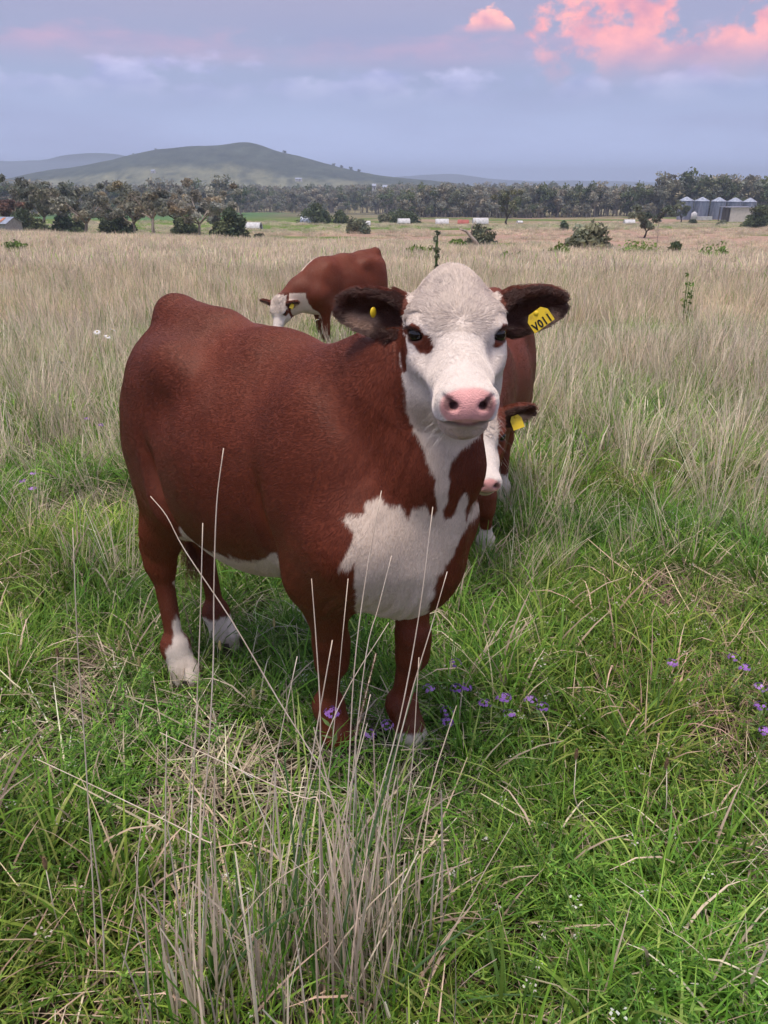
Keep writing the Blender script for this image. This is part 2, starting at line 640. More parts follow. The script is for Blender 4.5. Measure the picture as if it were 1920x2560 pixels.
def carve_cow(feet, head_o, head_yaw, head_pitch, grid, fat=1.0, head_roll=0.0, tail_side=0.0, hind_dx=0.0):
    """feet: dict fr, fl, hr, hl -> (x, y); head frame: x to the nose, y left, z up, origin midway between the eyes.
    Body frame: x forward, y left, z up, origin on the ground under the barrel."""
    v = Vol(*grid)
    y_ = np.array([0., 1, 0])
    # barrel
    v.ell((0.04, 0, 0.92), (0.50, 0.262 * fat, 0.330), 0.08)
    v.ell((-0.10, 0, 0.865), (0.36, 0.285 * fat, 0.350), 0.10)
    v.ell((0.36, 0, 0.88), (0.26, 0.210 * fat, 0.32), 0.10)
    v.ell((-0.35, 0, 1.05), (0.225, 0.205 * fat, 0.235), 0.10)
    v.cone((-0.46, 0, 1.215), (0.02, 0, 1.165), 0.075, 0.085, 0.10)
    v.cone((0.02, 0, 1.160), (0.30, 0, 1.130), 0.085, 0.090, 0.10)
    v.cone((-0.26, 0, 1.225), (-0.46, 0, 1.225), 0.06, 0.055, 0.08)
    for s in (1, -1):
        v.ell((-0.24, s * 0.185, 1.165), (0.09, 0.05, 0.06), 0.10)             # hooks
        v.ell((-0.36, s * 0.13, 1.13), (0.15, 0.075, 0.075), 0.10)
        v.ell((-0.50, s * 0.09, 1.12), (0.06, 0.055, 0.07), 0.08)              # pins
        v.ell((-0.35, s * 0.195, 0.93), (0.10, 0.035, 0.10), 0.10)
    # tail head and tail
    v.cone((-0.42, 0, 1.255), (-0.50, 0, 1.275), 0.048, 0.050, 0.06)
    v.cone((-0.50, 0, 1.275), (-0.58, 0.3 * tail_side, 1.15), 0.048, 0.036, 0.05)
    v.cone((-0.58, 0.3 * tail_side, 1.15), (-0.59, 0.8 * tail_side, 0.80), 0.034, 0.022, 0.03)
    v.cone((-0.59, 0.8 * tail_side, 0.80), (-0.56, 1.0 * tail_side, 0.52), 0.022, 0.016, 0.02)
    # hind legs
    for key, s in (('hr', -1), ('hl', 1)):
        fx, fy = feet[key]
        hip = np.array([-0.33 + hind_dx, s * 0.15, 1.0])
        hock = np.array([fx - 0.115, fy * 0.93 + s * 0.004, 0.475])
        stifle = np.array([-0.285 + 0.25 * (fx + 0.40), s * 0.185, 0.75])
        fet = np.array([fx - 0.055, fy, 0.165])
        v.ell(hip * [1, 1, 0] + [-0.045, 0, 0.89], (0.185, 0.115, 0.27), 0.09)
        v.cone((-0.42, s * 0.105, 1.0), (hock[0] + 0.035, hock[1], 0.60), 0.118, 0.056, 0.07, (y_, 0.85))
        v.cone(stifle, (hock[0] + 0.04, hock[1], 0.57), 0.090, 0.050, 0.07, (y_, 0.9))
        v.cone((hock[0] + 0.035, hock[1], 0.60), hock + [0.018, 0, 0.0], 0.055, 0.053, 0.05, (y_, 0.82))
        v.cone(hock + [-0.045, 0, 0.05], hock + [-0.03, 0, -0.01], 0.022, 0.024, 0.05)
        v.cone(hock + [-0.03, 0, 0.05], (-0.49, s * 0.12, 0.72), 0.020, 0.03, 0.05)
        v.cone(hock + [0.012, 0, 0.0], fet + [0, 0, 0.035], 0.039, 0.032, 0.04, (y_, 0.85))
        v.ell(fet, (0.044, 0.043, 0.042), 0.03)
        v.cone(fet + [-0.028, 0, -0.02], fet + [-0.034, 0, -0.035], 0.018, 0.016, 0.02)
        v.cone(fet, (fx - 0.012, fy, 0.085), 0.041, 0.044, 0.04)
        v.cone((fx - 0.012, fy, 0.085), (fx + 0.012, fy, 0.06), 0.046, 0.048, 0.03)
    # fore legs
    for key, s in (('fr', -1), ('fl', 1)):
        fx, fy = feet[key]
        elbow = np.array([0.368 + 0.35 * (fx - 0.34), s * 0.145, 0.70])
        knee = np.array([fx + 0.015 + 0.1 * (0.38 - fx), 0.25 * s * 0.15 + 0.75 * fy, 0.385])
        fet = np.array([fx - 0.022, fy, 0.150])
        v.ell((0.36, s * 0.156, 0.93), (0.150, 0.080, 0.27), 0.10, roty(-0.25))    # shoulder blade
        v.ell((0.50, s * 0.155, 0.83), (0.095, 0.075, 0.115), 0.09)               # point of shoulder
        v.cone((0.46, s * 0.155, 0.82), elbow, 0.10, 0.085, 0.08)
        v.cone(elbow, knee + [0, 0, 0.05], 0.084, 0.049, 0.07, (y_, 0.92))
        v.cone(knee + [0.004, 0, 0.035], knee + [0.004, 0, -0.035], 0.053, 0.048, 0.025)
        v.cone(knee, fet + [0, 0, 0.03], 0.037, 0.031, 0.035)
        v.ell(fet, (0.043, 0.043, 0.041), 0.03)
        v.cone(fet + [-0.03, 0, -0.015], fet + [-0.036, 0, -0.03], 0.018, 0.016, 0.02)
        v.cone(fet, (fx + 0.01, fy, 0.075), 0.040, 0.044, 0.04)
        v.cone((fx + 0.008, fy, 0.08), (fx + 0.022, fy, 0.055), 0.045, 0.047, 0.03)
    # head frame
    HR = rotz(head_yaw) @ roty(head_pitch) @ rotx(head_roll)
    O = np.asarray(head_o, float)
    h = lambda *p: O + HR @ np.asarray(p, float)
    hy, hz, hx = HR @ [0, 1, 0], HR @ [0, 0, 1], HR @ [1, 0, 0]
    # neck
    nb, nt = h(-0.115, 0, 0.0), h(-0.055, 0, -0.135)
    w = np.array([0.34, 0, 1.03])
    mid = (w + nb) / 2 + [0.02, 0, 0.0]
    v.cone((0.20, 0, 1.10), mid * 0.5 + np.array([0.22, 0, 1.11]) * 0.5 + [0, 0, 0.02], 0.10, 0.105, 0.10)
    v.cone(w, mid, 0.20, 0.150, 0.10, (y_, 0.86))
    v.cone(mid, nb, 0.150, 0.105, 0.08)
    bz = np.array([0.50, 0, 0.83])
    tm = (bz + nt) / 2 + [0.02, 0, 0]
    v.cone(bz, tm, 0.155, 0.105, 0.10, (y_, 0.9))
    v.cone(tm, nt, 0.105, 0.075, 0.07)
    # brisket and dewlap
    v.ell((0.525, 0, 0.755), (0.125, 0.120, 0.145), 0.08)
    v.ell((0.44, 0, 0.70), (0.16, 0.10, 0.10), 0.08)
    dl = [np.array([0.600, 0, 0.76]), np.array([0.630, 0, 0.88]), tm + [0.085, 0, 0.02], nt + HR @ [0.045, 0, -0.02]]
    for a, b, ra, rb in zip(dl[:-1], dl[1:], (0.055, 0.045, 0.038), (0.045, 0.038, 0.035)):
        v.cone(a, b, ra, rb, 0.07, (y_, 0.6))
    # --- head
    E = lambda c, r, k=0.03, op='u', rot=0.0, ry=0.0: v.ell(h(*c), r, k, HR @ roty(rot) @ rotz(ry), op)
    K = lambda a, b, ra, rb, k=0.03, sq=None, op='u': v.cone(h(*a), h(*b), ra, rb, k, sq, op)
    E((-0.060, 0, 0.005), (0.105, 0.088, 0.086), 0.04, rot=0.55)
    E((-0.115, 0, 0.080), (0.050, 0.038, 0.044), 0.060, rot=0.5)
    E((-0.010, 0, 0.008), (0.075, 0.086, 0.060), 0.04, rot=0.45)
    for s in (1, -1):
        E((-0.006, s * 0.077, 0.027), (0.048, 0.027, 0.026), 0.035, rot=0.35)      # brow
        E((-0.010, s * 0.081, -0.030), (0.045, 0.025, 0.025), 0.035)               # cheek bone
        E((-0.035, s * 0.062, -0.105), (0.088, 0.046, 0.082), 0.045, rot=0.25)     # jaw muscle
        K((0.03, s * 0.066, -0.050), (0.12, s * 0.043, -0.060), 0.028, 0.018, 0.035)
    K((0.00, 0, -0.022), (0.185, 0, -0.080), 0.064, 0.044, 0.04)                    # bridge
    K((0.02, 0, -0.062), (0.18, 0, -0.105), 0.060, 0.050, 0.035)
    E((0.205, 0, -0.096), (0.052, 0.057, 0.044), 0.030, rot=0.15)                  # muzzle
    E((0.230, 0, -0.094), (0.026, 0.048, 0.036), 0.025)                            # nose pad
    for s in (1, -1):
        E((0.200, s * 0.032, -0.111), (0.046, 0.026, 0.026), 0.018)                # lips
        E((0.232, s * 0.036, -0.082), (0.021, 0.022, 0.024), 0.020)                # nostril wings
    K((-0.03, 0, -0.150), (0.155, 0, -0.145), 0.058, 0.034, 0.05, (hy, 0.95))       # lower jaw
    E((0.180, 0, -0.146), (0.046, 0.042, 0.022), 0.022, rot=0.1)                   # chin
    for s in (1, -1):
        # mouth line
        for a, b in (((0.262, 0.0, -0.126), (0.240, s * 0.032, -0.129)), ((0.240, s * 0.032, -0.129), (0.195, s * 0.058, -0.137)), ((0.195, s * 0.058, -0.137), (0.145, s * 0.068, -0.135))):
            K(a, b, 0.0064, 0.0056, 0.009, None, 'c')
        # nostril: comma shape
        K((0.268, s * 0.027, -0.091), (0.238, s * 0.028, -0.089), 0.0085, 0.0075, 0.008, None, 'c')
        K((0.266, s * 0.031, -0.089), (0.247, s * 0.047, -0.072), 0.0070, 0.0036, 0.008, None, 'c')
        E((0.100, s * 0.080, -0.028), (0.055, 0.020, 0.026), 0.030, 'c')
        # eye socket and lids
        ec = np.array([0.014, s * 0.081, 0.005])
        ed = np.array([0.62, s * 0.76, 0.08]); ed = ed / np.linalg.norm(ed)
        E(ec + ed * 0.010, (0.0235, 0.0235, 0.0165), 0.006, 'c')
        E(ec + ed * 0.0055 + [0, 0, 0.0175], (0.028, 0.0185, 0.0085), 0.010, ry=s * -0.60)
        E(ec + ed * 0.004 + [0, 0, -0.0175], (0.025, 0.016, 0.0070), 0.008, ry=s * -0.60)
    # ears
    ears = {}
    for s in (1, -1):
        B = np.array([-0.090, s * 0.088, 0.022])
        e = np.array([-0.18, s * 1.0, 0.17 if s < 0 else 0.20]); e = e / np.linalg.norm(e)
        n = np.array([0.93, s * 0.22, -0.20]); n = n - e * (n @ e); n = n / np.linalg.norm(n)
        t = np.cross(n, e) * s
        M = HR @ np.stack([e, t, n], 1)
        c0 = h(*B)
        er, tr, nr = HR @ e, HR @ t, HR @ n
        v.cone(h(*(B - e * 0.02)), c0 + er * 0.04, 0.036, 0.036, 0.035)
        v.ell(c0 + er * 0.088, (0.079, 0.047, 0.025), 0.025, M)
        v.cone(c0 + er * 0.06, c0 + er * 0.148 - tr * 0.006, 0.036, 0.020, 0.04, (nr, 0.55))
        v.ell(c0 + er * 0.092 + nr * 0.022, (0.068, 0.035, 0.021), 0.014, M, 'c')
        v.cone(c0 + er * 0.03 + nr * 0.03, c0 + er * 0.07 + nr * 0.022, 0.014, 0.02, 0.015, None, 'c')
        ears[s] = (c0, er, tr, nr)
    V, Q = v.mesh()
    V = relax(V, Q, 2, 0.4)
    c = Cow()
    c.V, c.Q, c.N = V, Q, vnormals(V, Q)
    c.O, c.HR, c.h, c.ears = O, HR, h, ears
    c.H = (V - O) @ HR                             # head coordinates of every vertex
    c.feet = feet
    c.tail_tip = np.array([-0.56, 1.0 * tail_side, 0.53])
    return c


BROWN = np.array([0.150, 0.0310, 0.0112])
DARK = np.array([0.068, 0.021, 0.012])
WHITE = np.array([0.775, 0.695, 0.635])
CREAM = np.array([0.66, 0.52, 0.40])
PINK = np.array([0.80, 0.40, 0.375])


def hide_material(name, skin):
    m = Mat(name, 0.55, 0.3)
    a = m.attr('coat').outputs['Color']
    if skin:
        g = m.noise(m.coord(), 900, 3, 0.6)
        c = m.mix(0.35, a, m.mix(m.range(g, 0.3, 0.7), (0.55, 0.55, 0.55), (1, 1, 1)), 'MULTIPLY')
        m.color(c)
        m.put(m.bsdf.inputs['Roughness'], m.range(m.attr('wet').outputs['Fac'], 0, 1, 0.6, 0.36, 'LINEAR'))
        vo = m.node('ShaderNodeTexVoronoi'); m.l.new(m.coord(), vo.inputs['Vector']); vo.inputs['Scale'].default_value = 330
        hgt = m.math('ADD', m.math('MULTIPLY', g, 0.5), m.math('MULTIPLY', vo.outputs['Distance'], m.math('MULTIPLY', m.attr('wet').outputs['Fac'], -2.0)))
        m.bump(hgt, 0.35, 0.002)
    else:
        hi = m.node('ShaderNodeHairInfo')
        m.color(m.mix(hi.outputs['Random'], m.mix(1.0, a, (0.84, 0.83, 0.83), 'MULTIPLY'), m.mix(1.0, a, (1.14, 1.13, 1.12), 'MULTIPLY')))
        m.bsdf.inputs['Roughness'].default_value = 0.42
        m.bsdf.inputs['Specular IOR Level'].default_value = 0.5
    return m.m


HIDE = hide_material('cow_hide', True)
HAIR = hide_material('cow_hair', False)
EYE_M = plain('cow_eye', (0.010, 0.007, 0.006), 0.06, 0, 1, 0.6)
HOOF_M = plain('hoof_horn', (0.075, 0.058, 0.048), 0.6, 0.4, 30)
_tm = Mat('yellow_tag_plastic', 0.45, 0.4)
_tn = _tm.noise(_tm.coord(), 60, 4)
_tm.color(_tm.mix(_tm.range(_tn, 0.55, 0.75), (0.85, 0.60, 0.03), (0.62, 0.42, 0.04)))
TAG_M = _tm.m
INK_M = plain('tag_ink', (0.012, 0.012, 0.014), 0.6)


def ear_coords(c, P):
    """along, across and out of each ear; which ear (0 none)"""
    res = np.zeros((len(P), 3)); side = np.zeros(len(P), int)
    for s, (c0, er, tr, nr) in c.ears.items():
        q = P - c0
        a, b, d = q @ er, q @ tr, q @ nr
        m = (a > 0.022) & (a < 0.20) & (np.abs(b) < 0.052) & (d > -0.028) & (d < 0.045) & (((P - c.O) @ c.HR)[:, 0] > -0.138)
        res[m] = np.stack([a, b, d], 1)[m]; side[m] = s
    return res, side


def is_head(c, P, H):
    return (H[:, 0] > -0.20) & (np.abs(H[:, 1]) < 0.13) & (H[:, 2] > -0.21) & (H[:, 2] < 0.16) & (H[:, 0] < 0.30)


def sock(P, c, key, top, wob=0.02):
    fx, fy = c.feet[key]
    hind = key[0] == 'h'
    near = (P[:, 0] < 0.0) if hind else (P[:, 0] > 0.05)
    right = (P[:, 1] < (c.feet['hr'][1] + c.feet['hl'][1]) / 2) if hind else (P[:, 1] < (c.feet['fr'][1] + c.feet['fl'][1]) / 2)
    right = right if key[1] == 'r' else ~right
    n = (vnoise(P, 30, 3, 2) - 0.5) * 2 * wob
    return np.where(near & right, P[:, 2] - top + n, 1.0)


def coat(c, P, N, extra=None, seed=0, socks=(), jitter=0.006):
    """colour of the hide at body-frame points P: red-brown with white face, throat, brisket, belly and socks"""
    H = (P - c.O) @ c.HR
    n1 = vnoise(P, 45, 1 + seed, 3) - 0.5
    n2 = vnoise(P, 6, 2 + seed, 3) - 0.5
    n3 = vnoise(P * [1, 1, 0.5], 150, 4 + seed, 2) - 0.5
    head = is_head(c, P, H)
    _, es = ear_coords(c, P)
    # signed fields, metres, negative = white
    bx = -0.105 - 0.55 * np.clip(H[:, 2], 0, 0.1) + 0.40 * np.clip(-H[:, 2] - 0.03, 0, 0.17)
    f = np.where(head & (es == 0), bx - H[:, 0], 0.08)
    # behind the ears the nape is brown: only the crown itself stays white
    f = np.where(head & (np.abs(H[:, 1]) > 0.098) & (H[:, 0] < -0.045) & (H[:, 2] > -0.06), 0.02, f)
    for k_, top in socks:
        f = np.minimum(f, sock(P, c, k_, top))
    if extra is not None:
        f = extra(c, P, N, H, f)
    f = f + n1 * 0.020 + n3 * jitter
    w = sstep(0.004, -0.004, f)
    top = sstep(0.2, 0.9, N[:, 2])
    brown = BROWN[None] * (1.0 + 0.5 * n2 + 0.35 * n3)[:, None] * np.where(P[:, 2] < 0.42, 0.85, 1.0)[:, None]
    cream = np.where(head, 0.75 * sstep(-0.11, -0.17, H[:, 2]) * sstep(0.19, 0.10, H[:, 0]), 0.75) * (0.95 + 0.9 * n2)
    cream = np.maximum(cream, np.where(head, 0.42 * sstep(0.0, 0.05, H[:, 2]) * (0.8 + 1.2 * n2), 0))
    cream = np.where(P[:, 2] < 0.4, 0.15, np.clip(cream, 0, 1))
    white = WHITE[None] * (1 - cream)[:, None] + CREAM[None] * cream[:, None]
    white = white * (1 + 0.16 * n3 + 0.12 * n2)[:, None]
    col = brown * (1 - w)[:, None] + white * w[:, None]
    # mud on the lower legs, dust along the flank
    mud = sstep(0.20, 0.04, P[:, 2]) * sstep(0.40, 0.62, vnoise(P, 26, 15 + seed, 3)) * 0.75
    col = col * (1 - mud)[:, None] + np.array([0.17, 0.125, 0.085]) * mud[:, None]
    dust = sstep(0.55, 0.72, vnoise(P * [1, 1, 1.6], 5, 16 + seed, 4)) * (~head) * (1 - w) * 0.22
    col = col * (1 - dust)[:, None] + np.array([0.20, 0.075, 0.045]) * dust[:, None]
    # bare pink nose, darker lip line
    e = ((H[:, 0] - 0.262) / 0.060) ** 2 + (H[:, 1] / (0.056 + 0.10 * np.clip(H[:, 2] + 0.095, -0.05, 0.03))) ** 2 + ((H[:, 2] + 0.095) / 0.042) ** 2
    pk = sstep(1.15, 0.78, e + n1 * 0.35) * (H[:, 2] > -0.130)
    pink = PINK[None] * (1 + 0.5 * n1)[:, None]
    hole = sstep(0.019, 0.010, np.hypot(np.abs(H[:, 1]) - 0.034, (H[:, 2] + 0.085))) * (H[:, 0] < 0.256) * (H[:, 0] > 0.2)
    pink = pink * (1 - 0.75 * hole)[:, None]
    col = col * (1 - pk)[:, None] + pink * pk[:, None]
    lip = sstep(0.009, 0.003, np.abs(H[:, 2] + 0.1300)) * sstep(0.17, 0.20, H[:, 0]) * 0.75
    col = col * (1 - lip)[:, None] + np.array([0.07, 0.035, 0.026]) * lip[:, None]
    chin = sstep(0.05, 0.0, np.hypot(H[:, 0] - 0.215, H[:, 1])) * (H[:, 2] < -0.132) * (0.35 + n1)
    chin = np.clip(chin, 0, 1)
    col = col * (1 - chin)[:, None] + np.array([0.42, 0.24, 0.16]) * chin[:, None]
    low = sstep(-0.128, -0.138, H[:, 2]) * sstep(0.08, 0.13, H[:, 0]) * head * 0.65 * (1 - pk)
    col = col * (1 - low)[:, None] + np.array([0.60, 0.42, 0.29]) * (1 + 0.7 * n1)[:, None] * low[:, None]
    # lids and the skin round the eye
    for s in (1, -1):
        ec = np.array([0.022, s * 0.091, 0.006])
        d = np.linalg.norm((H - ec) * [0.9, 1, 1.25], axis=1)
        lid = sstep(0.030, 0.022, d)
        col = col * (1 - lid)[:, None] + np.array([0.075, 0.026, 0.018]) * lid[:, None]
    # ears: dark inside, pale towards the lower rim
    q, es = ear_coords(c, P)
    isE = es != 0
    inside = isE & (((N * np.stack([c.ears[s][3] if s else np.zeros(3) for s in es])).sum(1) > 0.15) if isE.any() else False)
    col[isE] = col[isE] * 0 + (BROWN * 1.0)[None] * (1 + 0.6 * n1[isE])[:, None]
    col[inside] = DARK[None] * (1 + 0.8 * n1[inside])[:, None]
    pale = np.where(inside, sstep(-0.004, -0.024, q[:, 1] + n1 * 0.02) * sstep(0.06, 0.09, q[:, 0]) * sstep(0.165, 0.14, q[:, 0]), 0)
    col = col * (1 - 0.8 * pale)[:, None] + np.array([0.60, 0.40, 0.29])[None] * (0.8 * pale)[:, None]
    return np.clip(col, 0.003, 0.95), pk, w


def grow_hair(c, root, count, mul=1.0, extra=None, seed=0, socks=(), rad=0.00055, name='coat_hair', weights=None):
    rng = np.random.default_rng(100 + seed)
    V, Q, N = c.V, c.Q, c.N
    A = np.linalg.norm(np.cross(V[Q[:, 2]] - V[Q[:, 0]], V[Q[:, 3]] - V[Q[:, 1]]), axis=1) / 2
    cen = V[Q].mean(1)
    Hc = (cen - c.O) @ c.HR
    hd = is_head(c, cen, Hc)
    qe, es = ear_coords(c, cen)
    wgt = A * np.where(es != 0, 3.0, np.where(hd, 2.6, 1.0)) * np.where(cen[:, 2] < 0.1, 0.3, 1.0)
    if weights is not None:
        wgt = wgt * weights(cen, N[Q[:, 0]])
    wgt /= wgt.sum()
    fi = rng.choice(len(Q), count, p=wgt)
    u, w = rng.random(count)[:, None], rng.random(count)[:, None]
    a, b, d, e = [V[Q[fi, i]] for i in range(4)]
    P = (a * (1 - u) + b * u) * (1 - w) + (e * (1 - u) + d * u) * w
    na, nb, nc, ne = [N[Q[fi, i]] for i in range(4)]
    Nn = (na * (1 - u) + nb * u) * (1 - w) + (ne * (1 - u) + nc * u) * w
    Nn /= np.linalg.norm(Nn, axis=1, keepdims=True) + 1e-9
    H = (P - c.O) @ c.HR
    col, pk, wh = coat(c, P, Nn, extra, seed, socks)
    hd = is_head(c, P, H)
    qe, es = ear_coords(c, P)
    flow = np.tile(np.array([-1.0, 0, -0.55]), (count, 1))
    leg = sstep(0.80, 0.62, P[:, 2])
    flow = flow * (1 - leg)[:, None] + np.array([-0.12, 0, -1.0]) * leg[:, None]
    neck = sstep(0.42, 0.55, P[:, 0]) * (P[:, 2] > 0.75)
    flow = flow * (1 - neck)[:, None] + np.array([-0.25, 0, -1.0]) * neck[:, None]
    L = np.full(count, 0.0115) * np.where(P[:, 2] < 0.4, 0.75, 1.0) * (0.7 + 0.6 * rng.random(count))
    wob = np.full(count, 0.18)
    # head: hair runs out from a whorl between the eyes
    wv = np.array([0.052, 0.0, 0.028])
    rad_dir = (H - wv) * [1, 1, 1.0]
    rad_dir /= np.linalg.norm(rad_dir, axis=1, keepdims=True) + 1e-6
    hf = rad_dir @ c.HR.T
    flow[hd] = hf[hd]
    fore = hd & (H[:, 0] < 0.07) & (H[:, 2] > -0.02) & (np.abs(H[:, 1]) < 0.11)
    L[hd] = 0.0060 * (0.7 + 0.6 * rng.random(hd.sum()))
    fl = sstep(-0.02, 0.07, H[:, 2]) * fore
    L = L * (1 + 2.2 * fl)
    L = np.where(hd, L * (0.35 + 0.65 * sstep(0.004, 0.028, np.linalg.norm(H - wv, axis=1))), L)
    wob = np.where(fore, 0.28 + 0.30 * fl, np.where(hd, 0.12, wob))
    mz = hd & (H[:, 0] > 0.16)
    L[mz] *= 0.6
    for s in (1, -1):
        de = np.linalg.norm(H - np.array([0.022, s * 0.091, 0.006]), axis=1)
        L = np.where(de < 0.045, 0.0035, L)
        kill = de < 0.026
        L[kill] = 0
    L[(pk > 0.3) & hd] = 0
    L[hd & (np.abs(H[:, 2] + 0.131) < 0.008) & (H[:, 0] > 0.14)] = 0
    for s, (c0, er, tr, nr) in c.ears.items():
        m = es == s
        rim = sstep(0.020, 0.038, np.abs(qe[:, 1])) * m + sstep(0.14, 0.16, qe[:, 0]) * m
        flow[m] = (er[None] * 0.9 + tr[None] * np.sign(qe[m, 1])[:, None] * 0.35 + nr[None] * 0.20)
        L[m] = (0.006 + 0.009 * np.clip(rim[m], 0, 1)) * (0.5 + 1.0 * rng.random(m.sum()))
        wob[m] = 0.5
    nv = np.stack([vnoise(P, 60, 11 + i + seed, 2) - 0.5 for i in range(3)], 1) * 4.0
    flow = flow / (np.linalg.norm(flow, axis=1, keepdims=True) + 1e-9) + nv * wob[:, None] * np.where(hd | (es != 0), 1.0, 0.30)[:, None] + rng.normal(0, 0.07, (count, 3))
    flow -= Nn * (flow * Nn).sum(1, keepdims=True)
    flow /= np.linalg.norm(flow, axis=1, keepdims=True) + 1e-9
    lift = np.where(es != 0, 0.30, np.where(fore, 0.17, np.where(hd, 0.11, 0.035)))
    keep = L > 0
    P, Nn, flow, L, lift, col = P[keep], Nn[keep], flow[keep], L[keep] * mul, lift[keep], col[keep]
    L = L[:, None]
    lift = lift[:, None]
    p0 = P - Nn * 0.001
    p1 = P + flow * L * 0.45 + Nn * L * (lift * 1.0)
    p2 = P + flow * L * 1.0 + Nn * L * (lift * 1.05)
    pts = np.stack([p0, p1, p2], 1).reshape(-1, 3)
    k = len(P)
    cv = bpy.data.hair_curves.new(name)
    cv.add_curves([3] * k)
    cv.attributes['position'].data.foreach_set('vector', np.ascontiguousarray(pts, np.float32).ravel())
    ra = cv.attributes.new('radius', 'FLOAT', 'POINT') if 'radius' not in cv.attributes else cv.attributes['radius']
    ra.data.foreach_set('value', np.tile(np.array([rad, rad * 0.85, rad * 0.15], np.float32), k))
    ca = cv.attributes.new('coat', 'FLOAT_COLOR', 'CURVE')
    ca.data.foreach_set('color', np.ascontiguousarray(np.c_[col, np.ones(k)], np.float32).ravel())
    cv.materials.append(HAIR)
    return link(bpy.data.objects.new(name, cv), root)


def strand_object(name, strands, col, root, rad):
    """long loose hairs: strands (k, n, 3)"""
    k, n, _ = strands.shape
    cv = bpy.data.hair_curves.new(name)
    cv.add_curves([n] * k)
    cv.attributes['position'].data.foreach_set('vector', np.ascontiguousarray(strands, np.float32).ravel())
    ra = cv.attributes.new('radius', 'FLOAT', 'POINT') if 'radius' not in cv.attributes else cv.attributes['radius']
    ra.data.foreach_set('value', np.tile(np.linspace(rad, rad * 0.2, n).astype(np.float32), k))
    ca = cv.attributes.new('coat', 'FLOAT_COLOR', 'CURVE')
    ca.data.foreach_set('color', np.ascontiguousarray(np.c_[np.tile(col, (k, 1)), np.ones(k)], np.float32).ravel())
    cv.materials.append(HAIR)
    return link(bpy.data.objects.new(name, cv), root)


def uv_ball(c, r, n=20, M=None):
    V, F = [], []
    for i in range(n + 1):
        th = math.pi * i / n
        for j in range(n * 2):
            ph = math.pi * j / n
            p = np.array([math.sin(th) * math.cos(ph), math.sin(th) * math.sin(ph), math.cos(th)]) * r
            V.append(np.asarray(c) + (M @ p if M is not None else p))
    w = n * 2
    for i in range(n):
        for j in range(w):
            k = (j + 1) % w
            F.append((i * w + j, (i + 1) * w + j, (i + 1) * w + k, i * w + k))
    return np.array(V), np.array(F)


def dress_cow(name, c, loc, yaw, label, hairs, extra=None, seed=0, socks=(), mul=1.0, group='brown and white cattle in the pasture', tags=(), text=None, rad=0.00055, switch=True, hair_weights=None):
    root = empty(name, loc, yaw)
    tag(root, label, 'cow', group)
    col, pk, w = coat(c, c.V, c.N, extra, seed, socks)
    wet = pk
    body = obj_np('body', c.V, c.Q, HIDE, root, True, {'coat': np.c_[col, np.ones(len(col))], 'wet': wet})
    if hairs:
        grow_hair(c, root, hairs, mul, extra, seed, socks, rad, weights=hair_weights)
    for s in (1, -1):
        ec = np.array([0.014, s * 0.081, 0.005])
        ed = np.array([0.62, s * 0.76, 0.08]); ed = ed / np.linalg.norm(ed)
        V, F = uv_ball(c.h(*(ec + ed * 0.004)), np.array([0.0208, 0.0208, 0.0208]), 16)
        obj_np('eye', V, F, EYE_M, root)
    # hooves: two claws each
    for key, (fx, fy) in c.feet.items():
        b = MB()
        for s in (1, -1):
            V, F = [], []
            for t, (z, x0, x1, wd) in enumerate(((0.085, -0.045, 0.050, 0.040), (0.045, -0.045, 0.066, 0.044), (0.0, -0.050, 0.082, 0.046))):
                for q in range(10):
                    an = 2 * math.pi * q / 10
                    cx, rx = (x0 + x1) / 2, (x1 - x0) / 2
                    V.append((fx + cx + rx * math.cos(an) * (1.0 if math.cos(an) > 0 else 0.9), fy + s * 0.026 + wd * 0.60 * math.sin(an) * (1 - 0.35 * max(0, math.cos(an))), z))
            for t in range(2):
                for q in range(10):
                    r_ = (q + 1) % 10
                    F.append((t * 10 + q, (t + 1) * 10 + q, (t + 1) * 10 + r_, t * 10 + r_))
            F.append(tuple(range(20, 30)))
            b.add(V, F)
        b.build('hoof', HOOF_M, root, True)
    if switch:
        rng = np.random.default_rng(seed + 5)
        k = 500
        base = c.tail_tip + rng.normal(0, 0.010, (k, 3))
        t = np.linspace(0, 1, 6)[None, :, None]
        sway = rng.normal(0, 0.030, (k, 1, 3)) * t ** 1.5
        st = base[:, None] + t * np.array([0.0, 0, -0.24]) * (0.6 + 0.5 * rng.random((k, 1, 1))) + sway + np.array([0.02, 0.0, 0]) * t ** 2
        strand_object('tail_switch', st, BROWN * 0.8, root, 0.0008)
    return root
YAW1 = math.atan2(-0.695, 0.719)
FEET1 = dict(hr=(-0.335, -0.205), hl=(-0.43, 0.03), fr=(0.255, -0.045), fl=(0.415, 0.12))
GRID1 = (axis_grid([(-0.80, 0.40, 0.009), (0.40, 1.0, 0.0036)]), axis_grid([(-0.36, -0.30, 0.008), (-0.30, 0.26, 0.0036), (0.26, 0.36, 0.008)]),
         axis_grid([(0.02, 1.10, 0.009), (1.10, 1.52, 0.0036)]))
MAIN_LOC = np.array([-0.310, 2.182, 0.0])
RB1 = rotz(YAW1)
import time as _t
_t0=_t.time()
HEAD1 = RB1.T @ (np.array([0.156, 1.68, 1.357]) - MAIN_LOC)
c1 = carve_cow(FEET1, HEAD1, math.atan2(-math.cos(R(1.0)), math.sin(R(1.0))) - YAW1, R(0), GRID1)
U = 1920 / 1659.0
